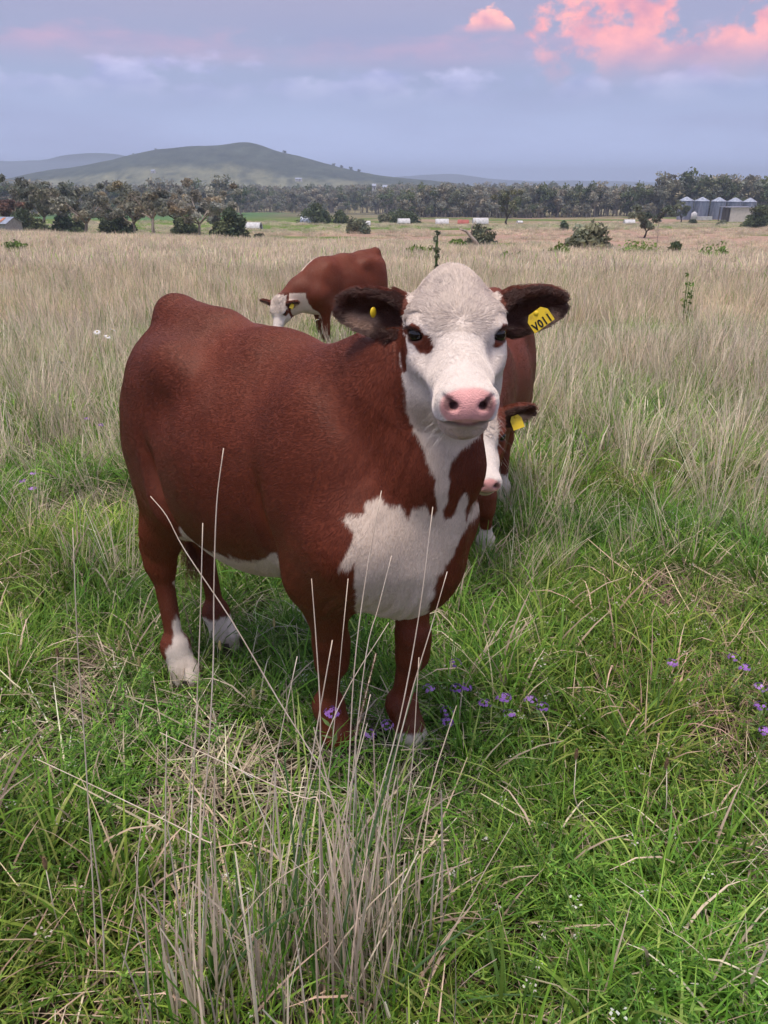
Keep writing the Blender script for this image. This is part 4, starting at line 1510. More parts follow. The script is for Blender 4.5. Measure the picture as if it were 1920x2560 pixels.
BUSHES = [
    (775, 492, 455, 66, 168, LEAF_OLIVE, 'grey green bush alone in mid field by a pale hut'),
    (1040, 521, 466, 74, 108, LEAF_OLIVE, 'tall loose bush beside the leaning dead trunk'),
    (987, 537, 510, 46, 63, LEAF_BRIGHT, 'bright green rounded bush at the field edge'),
    (1272, 543, 470, 128, 56, LEAF_OLIVE, 'biggest spreading bush at the edge of the dry field'),
    (1455, 546, 514, 30, 54, LEAF_DARK, 'small round shrub like a ball on a short stem'),
    (1220, 478, 470, 18, 190, LEAF_DARK, 'tiny dark shrub in the green strip beyond the huts'),
    (1497, 478, 471, 20, 250, LEAF_DARK, 'low dark shrub on the track in front of the silos'),
    (830, 469, 455, 34, 255, LEAF_OLIVE, 'olive shrub between the round dark tree and the huts'),
    (1560, 480, 473, 26, 230, LEAF_OLIVE, 'weedy shrub at the foot of the pale shed'),
    (560, 505, 497, 30, 118, LEAF_OLIVE, 'low weedy shrub past the end of the gum clump'),
]
for i, (x, y0, y1, w, d, lf, lab) in enumerate(BUSHES):
    p = on_ground(x, y0, d)
    bush(lab, p, max(0.8, rise(x, y0, y1, d)), span(w, d), 500 + i, lf, 90, 0.20 if d < 120 else 0.26, 'shrubs in the paddock', 'shrub', 26)

# bare sapling and a leaning dead trunk in the stubble
p = on_ground(1415, 546, 55)
root = empty('bare_sapling', tuple(p)); tag(root, 'thin bare sapling standing beside the small round shrub', 'sapling')
b = MB(); b.tube([(0, 0, -0.1), (0.05, 0, 1.2), (-0.05, 0, 2.3)], [0.03, 0.022, 0.01], 5)
b.build('stem', BARK_PALE, root, True)
b = MB()
for i in range(9):
    z = 0.9 + 0.15 * i; a = i * 2.4
    b.tube([(0, 0, z), (0.35 * math.cos(a), 0.35 * math.sin(a), z + 0.35)], [0.011, 0.004], 4, False)
b.build('twigs', BARK_PALE, root)
p = on_ground(1030, 537, 64)
root = empty('fallen_trunk', tuple(p))
root.scale = (0.75,) * 3; tag(root, 'leaning grey dead trunk beside the bright green bush', 'dead tree')
b = MB(); b.tube([(0.6, 0, -0.1), (-0.3, 0.1, 1.1), (-1.2, 0.1, 2.0), (-1.9, 0, 2.2)], [0.26, 0.2, 0.15, 0.07], 7)
b.build('trunk', BARK_PALE, root, True)
b = MB(); b.tube([(-0.6, 0.1, 1.4), (-0.6, 0.2, 2.4), (-0.2, 0.2, 3.0)], [0.11, 0.08, 0.03], 6)
b.build('limb', BARK_PALE, root, True)

# lone trees along the hill's skyline
for i, (x, y, hh) in enumerate([(290, 337, 5.5), (337, 325, 4.0), (615, 330, 5.5), (720, 359, 5.5), (738, 364, 7), (758, 368, 6.5), (205, 360, 5), (775, 373, 6)]):
    d = 1890.0
    p = at(x * U, y * U, d); p[2] -= 4.5
    gum_tree(['isolated tree on the long slope left of the summit', 'second lone tree up the slope toward the summit', 'single tree on the falling slope past the summit', 'first of the trees where the hill meets the wood',
              'tallest of the trees where the hill meets the wood', 'broad tree at the low end of the hill', 'lowest lone tree at the near end of the hill', 'last tree before the hill drops into the wood'][i],
             p, hh + 4.5, hh * 1.1, 700 + i, 0, LEAF_DARK, BARK_DARK, 24, 1.1, 'skyline trees', 0.45)


# ---- instanced stuff: points carry which prototype, turn and size; geometry nodes place copies
def instancer(name, protos, P, idx, rot, scl, parent=None):
    me = bpy.data.meshes.new(name)
    me.vertices.add(len(P)); me.vertices.foreach_set('co', np.ascontiguousarray(P, np.float32).ravel())
    a = me.attributes.new('pick', 'INT', 'POINT'); a.data.foreach_set('value', np.ascontiguousarray(idx, np.int32))
    a = me.attributes.new('turn', 'FLOAT_VECTOR', 'POINT'); a.data.foreach_set('vector', np.ascontiguousarray(rot, np.float32).ravel())
    a = me.attributes.new('size', 'FLOAT_VECTOR', 'POINT')
    scl = np.asarray(scl, np.float32)
    a.data.foreach_set('vector', np.ascontiguousarray(scl if scl.ndim == 2 else np.repeat(scl[:, None], 3, 1), np.float32).ravel())
    o = link(bpy.data.objects.new(name, me), parent)
    ng = bpy.data.node_groups.new(name + '_scatter', 'GeometryNodeTree')
    ng.interface.new_socket('Geometry', in_out='INPUT', socket_type='NodeSocketGeometry')
    ng.interface.new_socket('Geometry', in_out='OUTPUT', socket_type='NodeSocketGeometry')
    n, l = ng.nodes, ng.links
    gi, go = n.new('NodeGroupInput'), n.new('NodeGroupOutput')
    iop = n.new('GeometryNodeInstanceOnPoints')
    join = n.new('GeometryNodeJoinGeometry')
    for pr in reversed(protos):
        oi = n.new('GeometryNodeObjectInfo')
        oi.inputs['Object'].default_value = pr
        g2i = n.new('GeometryNodeGeometryToInstance')
        l.new(oi.outputs['Geometry'], g2i.inputs[0])
        l.new(g2i.outputs[0], join.inputs[0])
    l.new(gi.outputs[0], iop.inputs['Points'])
    l.new(join.outputs[0], iop.inputs['Instance'])
    iop.inputs['Pick Instance'].default_value = True

    def named(nm, typ):
        q = n.new('GeometryNodeInputNamedAttribute'); q.data_type = typ; q.inputs['Name'].default_value = nm
        return q.outputs['Attribute']
    l.new(named('pick', 'INT'), iop.inputs['Instance Index'])
    l.new(named('turn', 'FLOAT_VECTOR'), iop.inputs['Rotation'])
    l.new(named('size', 'FLOAT_VECTOR'), iop.inputs['Scale'])
    l.new(iop.outputs[0], go.inputs[0])
    md = o.modifiers.new('scatter', 'NODES')
    md.node_group = ng
    return o


def wood_proto(seed, leaf):
    rng = np.random.default_rng(seed)
    b, cl, cr = gum_skeleton(rng, 15.0, 9.0 + 3 * rng.random(), rng.normal(0, 0.1), 0.3 + 0.12 * rng.random())
    V, F, t = leaf_cloud(rng, cl, cr * 1.2, 30, 0.70, 0.8)
    nb = len(b.v)
    me = bpy.data.meshes.new('wood_tree')
    me.from_pydata(b.v + [tuple(q) for q in V], [], b.f + [tuple(int(i) + nb for i in f) for f in F])
    me.materials.append(BARK_PALE); me.materials.append(leaf)
    mi = np.zeros(len(me.polygons), np.int32); mi[len(b.f):] = 1
    me.polygons.foreach_set('material_index', mi)
    a = me.attributes.new('tint', 'FLOAT_COLOR', 'POINT')
    a.data.foreach_set('color', np.ascontiguousarray(np.r_[np.ones((nb, 4)), t], np.float32).ravel())
    me.update()
    return bpy.data.objects.new('wood_tree', me)


WOODS = [wood_proto(900 + i, (LEAF_GUM, LEAF_OLIVE, LEAF_GUM, LEAF_DARK, LEAF_GUM)[i]) for i in range(5)]


def wood(name, label, spots):
    """spots: (x_u lo, x_u hi, distance lo, hi, count, height lo, hi)"""
    P, S = [], []
    rng = np.random.default_rng(77)
    for x0, x1, d0, d1, n, h0, h1 in spots:
        d = d0 + (d1 - d0) * rng.random(n)
        xu = x0 + (x1 - x0) * rng.random(n)
        x = (xu * U - 960) / FPX * (d * math.cos(PITCH) + 8 * math.sin(PITCH))
        keep = vnoise(np.c_[x / 60, d / 60], 1, 71, 2) > 0.30
        x, d = x[keep], d[keep]
        P.append(np.c_[x, d, ground_z(x, d) - 0.2]); S.append((h0 + (h1 - h0) * rng.random(len(x))) / 15.0)
    P, S = np.concatenate(P), np.concatenate(S)
    n = len(P)
    rot = np.c_[np.zeros(n), np.zeros(n), rng.random(n) * 6.283]
    o = instancer(name, WOODS, P, rng.integers(0, len(WOODS), n), rot, np.c_[S * (0.8 + 0.4 * rng.random(n)), S * (0.8 + 0.4 * rng.random(n)), S])
    tag(o, label, 'woodland', kind='stuff')
    return o


wood('woodland', 'grey green gum woodland stretching along the foot of the hill', [
    (1430, 2050, 372, 470, 330, 13.0, 18), (1420, 2050, 366, 400, 110, 5.0, 9), (880, 1440, 380, 470, 300, 9.0, 13.5), (860, 1440, 372, 400, 130, 4.0, 7), (820, 1500, 470, 640, 160, 11, 15),
    (500, 900, 560, 720, 190, 10, 16), (500, 900, 545, 600, 60, 4, 8), (350, 900, 720, 1050, 260, 12, 17), (-200, 520, 420, 640, 230, 10, 17), (-200, 500, 400, 470, 80, 4, 8), (-250, 420, 640, 1000, 260, 13, 17),
    (-250, 900, 1000, 1280, 230, 10, 15), (860, 1200, 700, 1100, 90, 13, 19), (-200, 700, 1320, 1500, 60, 7, 12)])

# ------------------------------------------------------------------ farm buildings far off
_gv = Mat('galvanised_iron', 0.45, 0.5)
_gv.bsdf.inputs['Metallic'].default_value = 0.55
_gn = _gv.noise(_gv.mapping(_gv.coord(), (1, 1, 0.3)), 1.3, 5, 0.65)
_gv.color(_gv.ramp(_gn, [(0.3, (0.24, 0.28, 0.36)), (0.55, (0.42, 0.46, 0.54)), (0.75, (0.58, 0.61, 0.66))]))
GALV = _gv.m
CREAM_W = plain('cream_sheet', (0.66, 0.60, 0.54), 0.8, 0.12, 1.0)
DARK_W = plain('dark_timber', (0.10, 0.09, 0.085), 0.9, 0.3, 2)
WHITE_P = plain('white_sheet', (0.56, 0.56, 0.57), 0.6, 0.25, 1.5)
_gw = Mat('weathered_silo_iron', 0.5, 0.5)
_gw.bsdf.inputs['Metallic'].default_value = 0.35
_gwn = _gw.noise(_gw.mapping(_gw.coord(), (1, 1, 0.22)), 1.1, 6, 0.7)
_gw.color(_gw.ramp(_gwn, [(0.3, (0.11, 0.14, 0.21)), (0.52, (0.22, 0.26, 0.35)), (0.75, (0.42, 0.45, 0.52))]))
SILO_W = _gw.m
RUST = plain('rusty_sheet', (0.42, 0.17, 0.10), 0.8, 0.4, 2.0)
GREY_T = plain('weathered_timber', (0.36, 0.34, 0.33), 0.95, 0.25, 3)
RED_S = plain('red_sheet', (0.40, 0.12, 0.10), 0.8, 0.3, 1)


def silo_mesh(R0, h, roof):
    w = MB()                                          # corrugated wall, ring by ring
    pts = []
    n, rings = 40, 24
    for i in range(rings + 1):
        z = h * i / rings
        r = R0 * (1.0 + (0.012 if i % 2 else 0.0))
        pts.append([(r * math.cos(2 * math.pi * j / n), r * math.sin(2 * math.pi * j / n), z) for j in range(n)])
    V = [p for ring in pts for p in ring]
    F = [(i * n + j, i * n + (j + 1) % n, (i + 1) * n + (j + 1) % n, (i + 1) * n + j) for i in range(rings) for j in range(n)]
    w.add(V, F)
    r_ = MB()
    V, F = [], []
    for i, (rr, z) in enumerate(((R0 * 1.06, h - 0.05), (R0 * 0.55, h + roof * 0.52), (R0 * 0.09, h + roof * 0.95))):
        V += [(rr * (1 + (0.01 if j % 2 else -0.01)) * math.cos(2 * math.pi * j / n), rr * (1 + (0.01 if j % 2 else -0.01)) * math.sin(2 * math.pi * j / n), z + (0.05 if j % 2 else 0)) for j in range(n)]
    F = [(i * n + j, i * n + (j + 1) % n, (i + 1) * n + (j + 1) % n, (i + 1) * n + j) for i in range(2) for j in range(n)]
    F.append(tuple(range(2 * n, 3 * n)))
    r_.add(V, F)
    cap = MB(); cap.tube([(0, 0, h + roof * 0.93), (0, 0, h + roof * 1.05)], [R0 * 0.10, R0 * 0.07], 10)
    return w, r_, cap


sil_lab = ['galvanised grain silo at the tree end of the silo row', 'second silo of the row, a white trough at its foot', 'middle silo of the five, dark at its base',
           'fourth silo, rising directly behind the pale shed', 'last silo of the row, half hidden by the dark bushy tree']
for i, (x, yb) in enumerate(((1478, 466), (1512, 467), (1548, 466), (1583, 465), (1615, 464))):
    d = 330 + i * 2.0
    p = on_ground(x, yb, d)
    apex = at(x * U, (425 + 0.6 * i) * U, d)[2]
    eave = at(x * U, (433.5 + 0.6 * i) * U, d)[2]
    R0 = span(28.5 if i < 4 else 26, d) / 2 * 0.97
    root = empty('silo', (p[0], d, p[2]), RNG.random() * 3)
    tag(root, sil_lab[i], 'silo', 'row of grain silos')
    w, r_, cap = silo_mesh(R0, eave - p[2], apex - eave)
    w.build('wall', SILO_W, root, True); r_.build('roof', GALV, root); cap.build('roof_cap', GALV, root)
    b = MB(); b.box((0, -R0 * 1.03, 1.2), (0.9, 0.12, 1.8)); b.build('hatch', DARK_W, root)
    b = MB()
    for s in (-0.25, 0.25):
        b.box((R0 * 0.7 + s * 0.7, -R0 * 0.76 - s * -0.7, (eave - p[2]) / 2), (0.07, 0.07, eave - p[2]))
    b.build('ladder', GALV, root)


def gable(name, label, cat, loc, w, dp, h, rh, wall, roof, rz=0.0, door=True, skillion=False):
    root = empty(name, tuple(loc), rz); tag(root, label, cat)
    b = MB()
    V = [(-w / 2, -dp / 2, -0.4), (w / 2, -dp / 2, -0.4), (w / 2, dp / 2, -0.4), (-w / 2, dp / 2, -0.4), (-w / 2, -dp / 2, h), (w / 2, -dp / 2, h), (w / 2, dp / 2, h), (-w / 2, dp / 2, h), (-w / 2, 0, h + rh), (w / 2, 0, h + rh)]
    F = [(0, 1, 5, 4), (2, 3, 7, 6), (1, 2, 6, 9, 5), (3, 0, 4, 8, 7)]
    b.add(V, F); b.build('wall', wall, root)
    b = MB(); o_ = 0.25
    for s in (-1, 1):
        V = [(-w / 2 - o_, s * (dp / 2 + o_), h - o_ * rh / (dp / 2) + 0.04), (w / 2 + o_, s * (dp / 2 + o_), h - o_ * rh / (dp / 2) + 0.04), (w / 2 + o_, 0, h + rh + 0.05), (-w / 2 - o_, 0, h + rh + 0.05)]
        V += [(x, y, z - 0.06) for x, y, z in V]
        b.add(V, [(0, 1, 2, 3), (7, 6, 5, 4), (0, 4, 5, 1), (1, 5, 6, 2), (3, 2, 6, 7), (0, 3, 7, 4)])
    b.build('roof', roof, root)
    if door:
        b = MB(); b.box((w * 0.15, -dp / 2 - 0.02, h * 0.4), (min(1.1, w * 0.2), 0.06, h * 0.8)); b.build('door', DARK_W, root)
        b = MB(); b.box((-w * 0.22, -dp / 2 - 0.02, h * 0.6), (min(1.3, w * 0.18), 0.05, h * 0.3)); b.build('window', DARK_W, root)
    return root


# pale open-sided shed by the silos
d = 300.0
p = on_ground(1597, 474, d)
w_ = span(50, d); h_ = at(1597 * U, 448 * U, d)[2] - p[2]
root = empty('shed', tuple(p)); tag(root, 'pale cream windowless shed with open dark end below the silos', 'shed')
b = MB(); b.box((0.5, 0, h_ / 2 - 0.2), (w_ - 1, 0.2, h_ + 0.4)); b.build('front_wall', CREAM_W, root)
b = MB(); b.box((0.5, 7, h_ / 2 - 0.2), (w_ - 1, 0.2, h_ * 0.86)); b.build('rear_wall', CREAM_W, root)
b = MB(); b.box((0, 3.5, h_ + 0.06), (w_ + 0.6, 8.2, 0.14)); b.build('roof', GALV, root)
for y in (0.1, 3.5, 6.9):
    b = MB(); b.box((-w_ / 2 - 0.15, y, h_ / 2), (0.3, 0.3, h_)); b.build('post', DARK_W, root)
b = MB(); b.box((-w_ / 2 + 0.8, 3.5, h_ / 2 - 0.2), (0.15, 6.5, h_)); b.build('end_wall', DARK_W, root)
# white trough and tank at the silos' feet
p = on_ground(1518, 468, 322)
root = empty('feed_trough', tuple(p)); tag(root, 'long white trough lying at the foot of the silos', 'trough')
b = MB()
for k_ in range(3):
    b.box(((k_ - 1) * 2.4, 0, 0.75), (2.3, 1.5, 1.3))
b.build('tank', WHITE_P, root)
for k_ in (-3, 0, 3):
    b = MB(); b.box((k_, 0, 0.05), (0.25, 1.2, 0.3)); b.build('bearer', DARK_W, root)
p = on_ground(1499, 468, 321)
root = empty('water_tank', tuple(p)); tag(root, 'small upright white tank beside the long white trough', 'tank')
b = MB(); b.tube([(0, 0, 0), (0, 0, 2.6), (0, 0, 3.2)], [1.1, 1.1, 0.3], 14); b.build('tank', WHITE_P, root, True)
b = MB(); b.tube([(0, 0, 3.1), (0, 0, 3.5)], [0.3, 0.3], 8); b.build('lid', GALV, root)


def arch_hut(label, loc, w, h, depth, mat, rz, end):
    root = empty('arched_hut', tuple(loc), rz); tag(root, label, 'hut', 'arched huts across the paddock')
    n = 12
    b = MB(); V, F = [], []
    for i in range(n + 1):
        a = math.pi * i / n
        for dx in (-w / 2, w / 2):
            r = 1.0 + (0.0)
            V.append((dx, -math.cos(a) * depth / 2 * r, math.sin(a) * h * r - 0.1))
    for i in range(n):
        F.append((2 * i, 2 * i + 1, 2 * i + 3, 2 * i + 2))
    b.add(V, F)
    b.build('roof', mat, root, True)
    for dx, nm in ((-w / 2 + 0.05, 'end_wall'), (w / 2 - 0.05, 'end_wall')):
        b = MB()
        b.add([(dx, 0, 0)] + [(dx, -math.cos(math.pi * i / n) * depth / 2, math.sin(math.pi * i / n) * h - 0.1) for i in range(n + 1)], [(0, i + 1, i + 2) for i in range(n)])
        b.build(nm, end, root)
    b = MB(); b.box((w / 2 + 0.01, 0, h * 0.3), (0.08, depth * 0.35, h * 0.7)); b.build('doorway', DARK_W, root)
    b = MB(); b.box((0, -depth / 2 - 0.02, 0.12), (w, 0.12, 0.25)); b.build('base_rail', DARK_W, root)
    return root


HUTS = [(547, 471, 30, 195, WHITE_P, 'white arched hut just past the end of the gum clump'), (668, 472, 32, 235, GALV, 'silvery arched hut before the dark round tree'),
        (787, 474, 24, 215, WHITE_P, 'white arched hut showing past the grey green bush'), (872, 470, 24, 250, WHITE_P, 'pale hut below the low wide dark tree'),
        (955, 471, 26, 245, WHITE_P, 'white arched hut alone in the middle of the row'), (1001, 471, 22, 246, RED_S, 'rusty red and white hut next to the widest pale hut'),
        (1038, 470, 30, 248, WHITE_P, 'widest pale hut, right of the rusty red one'), (1123, 470, 10, 255, WHITE_P, 'narrow white hut past the tall olive tree'),
        (1360, 471, 20, 235, WHITE_P, 'white hut half behind the leaning olive tree')]
for i, (x, y, w, d, m_, lab) in enumerate(HUTS):
    p = on_ground(x, y, d)
    arch_hut(lab, p, span(w, d), span(w, d) * 0.36 + 0.3, 2.8, m_, RNG.normal(0, 0.15), WHITE_P)

# tin shed, yard rails and a white rail panel by the gum clump
d = 132.0
p = on_ground(4, 500, d)
hs = at(4 * U, 481 * U, d)[2] - p[2]
root = gable('tin_shed', 'weathered timber shed under a rusty tin roof by the yards', 'shed', p, span(52, d), 6.0, hs, at(4 * U, 469 * U, d)[2] - p[2] - hs, GREY_T, GALV)
b = MB(); ww = span(52, d)
rh_ = at(4 * U, 469 * U, d)[2] - p[2] - hs
a_ = math.atan2(rh_, 3.0)
b.box((ww * 0.26, -1.6, hs + rh_ * (1.4 / 3.0) + 0.10), (ww * 0.10, 2.2, 0.02), 0, a_)
b.build('rust_patch', RUST, root)


def rail_fence(label, pts, h, n_rails, mat, post=0.14, rail=0.12, gaps=1):
    root = empty('rail_fence', tuple(pts[0])); tag(root, label, 'fence', 'timber fences by the yards')
    o = np.array(pts[0])
    for q in pts:
        b = MB(); r_ = np.array(q) - o
        b.box((r_[0], r_[1], r_[2] + h / 2 - 0.2), (post, post, h + 0.4)); b.build('post', mat, root)
    for q, w in zip(pts[:-1], pts[1:]):
        a, c = np.array(q) - o, np.array(w) - o
        L = np.linalg.norm(c - a)
        for k in range(n_rails):
            z = h * (0.92 - k * 0.80 / max(1, n_rails))
            b = MB(); m_ = (a + c) / 2
            b.box((m_[0], m_[1] - post * 0.55, m_[2] + z), (L, 0.05, rail), math.atan2(c[1] - a[1], c[0] - a[0]), 0, -math.asin((c[2] - a[2]) / L))
            b.build('rail', mat, root)
    return root


d = 118.0
g = lambda x, yy: on_ground(x, 505, yy)
rail_fence('pale two rail fence panel sloping down in front of the gum trunks', [g(84, 112), g(117, 110), g(150, 108)], 1.45, 2, plain('pale_timber', (0.55, 0.53, 0.49), 0.9, 0.2, 3), 0.2, 0.22)
rail_fence('grey weathered cattle yard rails beside the tin shed', [g(-20, 119), g(5, 119), g(31, 119), g(53, 119), g(72, 119)], 1.9, 5, GREY_T, 0.2, 0.2)

# white houses among the trees below the hill
for i, (x, y, w, d, lab) in enumerate([(489, 391, 9, 1240, 'small white farmhouse at the foot of the hill'), (645, 390, 12, 1230, 'larger pale farmhouse below the summit'),
                                       (331, 372, 7, 1330, 'tiny white house on the pale lower slope'), (832, 411, 9, 650, 'cream cottage among the woodland trees'), (808, 408, 7, 655, 'little cottage at the wood edge beside the cream one')]):
    p = at(x * U, y * U, d)
    gable('farmhouse', lab, 'house', (p[0], d, p[2] - 1.0), span(w, d), 7, 3.2, 1.6, WHITE_P, GALV)
# ------------------------------------------------------------------ pasture plants


def grass_material(name, rough=0.55, trans=0.30, lo=0.72, hi=1.28):
    m = Mat(name, rough, 0.25)
    a = m.attr('tint').outputs['Color']
    oi = m.node('ShaderNodeObjectInfo')
    r = m.ramp(oi.outputs['Random'], [(0, (lo, lo * 1.0, lo)), (1, (hi, hi * 0.98, hi * 0.95))])
    c = m.mix(1.0, a, r, 'MULTIPLY')
    m.color(c)
    if trans:
        tr = m.node('ShaderNodeBsdfTranslucent')
        m.l.new(c, tr.inputs[0])
        mx = m.node('ShaderNodeMixShader')
        mx.inputs[0].default_value = trans
        m.l.new(m.bsdf.outputs[0], mx.inputs[1]); m.l.new(tr.outputs[0], mx.inputs[2])
        m.l.new(mx.outputs[0], m.n['Material Output'].inputs[0])
    return m.m


GRASS_M = grass_material('grass_blade')
FLOWER_W = plain('white_petal', (0.75, 0.76, 0.72), 0.7)


def blades(rng, base, az, L, lean, curl, width, c0, c1, segs=4, tip=0.12):
    """ribbons: base (n,3), azimuth, length, lean from upright (rad), extra bend towards the tip (rad), width, root and tip colours"""
    n = len(base)
    t = np.linspace(0, 1, segs + 1)
    V = np.zeros((n, segs + 1, 2, 3)); C = np.zeros((n, segs + 1, 2, 4))
    p = base.astype(float).copy()
    d_h = np.stack([np.cos(az), np.sin(az), np.zeros(n)], 1)
    side = np.stack([-np.sin(az), np.cos(az), np.zeros(n)], 1)
    tw = rng.normal(0, 0.5, n)[:, None]
    for i in range(segs + 1):
        ang = lean + curl * t[i] ** 1.4
        dirv = d_h * np.sin(ang)[:, None] + np.array([0, 0, 1.0]) * np.cos(ang)[:, None]
        if i:
            p = p + dirv * (L / segs)[:, None]
        w = (width * (1 - (1 - tip) * t[i] ** 1.6))[:, None] * 0.5
        nrm = np.cross(dirv, side)
        sv = side * np.cos(tw * t[i]) + nrm * np.sin(tw * t[i])
        V[:, i, 0], V[:, i, 1] = p - sv * w, p + sv * w
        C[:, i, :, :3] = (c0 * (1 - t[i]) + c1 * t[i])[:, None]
        C[:, i, :, 3] = 1
    b = np.arange(n)[:, None] * (2 * (segs + 1)) + np.arange(segs)[None] * 2
    F = np.stack([b, b + 1, b + 3, b + 2], -1).reshape(-1, 4)
    return V.reshape(-1, 3), F, C.reshape(-1, 4)


def merge(parts):
    Vs, Fs, Cs, o = [], [], [], 0
    for V, F, C in parts:
        Vs.append(V); Fs.append(F + o); Cs.append(C); o += len(V)
    return np.concatenate(Vs), np.concatenate(Fs), np.concatenate(Cs)


GREENS = np.array([[0.130, 0.300, 0.034], [0.180, 0.365, 0.050], [0.250, 0.420, 0.066], [0.090, 0.220, 0.036], [0.31, 0.42, 0.110]])
STRAWS = np.array([[0.80, 0.68, 0.53], [0.70, 0.59, 0.47], [0.85, 0.76, 0.61], [0.60, 0.49, 0.41], [0.70, 0.66, 0.45]])
DEADS = np.array([[0.42, 0.33, 0.27], [0.34, 0.27, 0.23], [0.52, 0.42, 0.34], [0.27, 0.205, 0.175]])


def pick(rng, pal, n, var=0.18):
    return pal[rng.integers(0, len(pal), n)] * (1 + rng.normal(0, var, (n, 1)))


PROTO_DATA = {}


def proto(name, parts, mat=None):
    V, F, C = merge(parts)
    PROTO_DATA[name + str(len(PROTO_DATA))] = (V, F, C)
    o = bpy.data.objects.new(name, mesh_np(name, V, F, mat or GRASS_M, False, {'tint': np.clip(C, 0.01, 0.95)}))
    o['data_key'] = name + str(len(PROTO_DATA) - 1)
    return o


def tuft(seed, n, r, L, lean, curl, width, pal, mix=None, mixf=0.0, rootdark=0.55, segs=4, tip=0.12):
    rng = np.random.default_rng(seed)
    a = rng.random(n) * 6.283
    rr = r * np.sqrt(rng.random(n))
    base = np.stack([rr * np.cos(a), rr * np.sin(a), np.full(n, -0.01)], 1)
    az = a + rng.normal(0, 0.9, n)
    LL = L[0] + (L[1] - L[0]) * rng.random(n) ** 1.3
    le = lean[0] + (lean[1] - lean[0]) * rng.random(n)
    cu = curl[0] + (curl[1] - curl[0]) * rng.random(n)
    w = width * (0.6 + 0.8 * rng.random(n))
    c1 = pick(rng, pal, n)
    if mix is not None:
        k = rng.random(n) < mixf
        c1[k] = pick(rng, mix, k.sum())
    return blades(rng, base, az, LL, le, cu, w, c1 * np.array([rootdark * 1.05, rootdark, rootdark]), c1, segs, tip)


def weed(seed, stems, leaflets, hgt, flowers=0):
    """feathery low weed: stems set with short narrow leaflets"""
    rng = np.random.default_rng(seed)
    parts = []
    tips = []
    for s in range(stems):
        a = rng.random() * 6.283
        r0 = 0.05 * math.sqrt(rng.random())
        b = np.array([[r0 * math.cos(a), r0 * math.sin(a), -0.01]])
        h = hgt * (0.6 + 0.6 * rng.random())
        le = rng.uniform(0.05, 0.55)
        col = pick(rng, np.array([[0.17, 0.34, 0.055], [0.21, 0.40, 0.075], [0.13, 0.29, 0.05]]), 1)
        parts.append(blades(rng, b, np.array([a]), np.array([h]), np.array([le]), np.array([0.2]), np.array([0.003]), col * 0.7, col, 3, 0.5))
        dirv = np.array([math.cos(a) * math.sin(le + 0.1), math.sin(a) * math.sin(le + 0.1), math.cos(le + 0.1)])
        t = 0.15 + 0.85 * np.linspace(0, 1, leaflets) ** 0.8
        lb = b + dirv[None] * (h * t)[:, None]
        lc = pick(rng, np.array([[0.155, 0.335, 0.05], [0.21, 0.405, 0.07], [0.12, 0.275, 0.05], [0.27, 0.44, 0.09]]), leaflets)
        parts.append(blades(rng, lb, rng.random(leaflets) * 6.283, 0.022 * (1.15 - 0.6 * t) * rng.uniform(0.7, 1.4, leaflets), rng.uniform(0.5, 1.4, leaflets), rng.uniform(0, 0.6, leaflets),
                            0.0048 * np.ones(leaflets), lc * 0.8, lc, 1, 0.15))
        tips.append((b + dirv * h)[0])
    for q in tips[:flowers]:
        k = 6
        fb = q + rng.normal(0, 0.006, (k, 3)) * [1, 1, 0.5]
        wc = np.tile(np.array([[0.72, 0.74, 0.70]]), (k, 1))
        parts.append(blades(rng, fb, rng.random(k) * 6.283, np.full(k, 0.0045), rng.uniform(0.9, 1.5, k), np.zeros(k), np.full(k, 0.004), wc, wc, 1, 0.8))
    return parts


def thatch(seed, n, r, L, width, pal):
    rng = np.random.default_rng(seed)
    base = np.c_[rng.normal(0, r, (n, 2)), rng.uniform(0.002, 0.03, n)]
    c = pick(rng, pal, n)
    return [blades(rng, base, rng.random(n) * 6.283, L[0] + (L[1] - L[0]) * rng.random(n), rng.uniform(1.15, 1.6, n), rng.uniform(-0.4, 0.3, n), width * (0.5 + rng.random(n)), c * 0.8, c, 3, 0.4)]


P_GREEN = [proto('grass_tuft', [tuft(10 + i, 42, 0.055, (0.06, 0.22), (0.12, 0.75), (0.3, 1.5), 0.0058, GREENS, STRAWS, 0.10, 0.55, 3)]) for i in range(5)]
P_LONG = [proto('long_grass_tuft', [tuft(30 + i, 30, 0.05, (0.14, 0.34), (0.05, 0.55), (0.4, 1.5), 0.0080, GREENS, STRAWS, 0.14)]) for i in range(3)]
P_WEED = [proto('weed_plant', weed(50 + i, 9, 16, 0.115, (0, 0, 2, 0, 0)[i])) for i in range(5)]
P_DRY = [proto('dry_tuft', [tuft(70 + i, 46, 0.07, (0.18, 0.55), (0.02, 0.45), (0.0, 0.5), 0.0034, STRAWS, GREENS, 0.12, 0.92, 3, 0.35), tuft(75 + i, 30, 0.08, (0.08, 0.25), (0.1, 0.8), (0.2, 1.2), 0.0042, GREENS, DEADS, 0.4)]) for i in range(4)]
P_DEAD = [proto('dead_grass', thatch(90 + i, 46, 0.075, (0.05, 0.20), 0.0035, np.r_[DEADS, STRAWS[:2]])) for i in range(3)] + [proto('fallen_straw', thatch(96 + i, 7, 0.10, (0.12, 0.34), 0.0038, STRAWS)) for i in range(2)]
P_MIDG = [proto('grass_patch', [tuft(110 + i, 120, 0.26, (0.10, 0.32), (0.05, 0.7), (0.2, 1.3), 0.0075, GREENS * 1.08, STRAWS, 0.30, 0.7, 3, 0.25)]) for i in range(3)]
P_MIDD = [proto('dry_patch', [tuft(120 + i, 130, 0.24, (0.18, 0.52), (0.02, 0.42), (0.0, 0.55), 0.0060, STRAWS, GREENS, 0.14, 0.92, 3, 0.3)]) for i in range(3)]
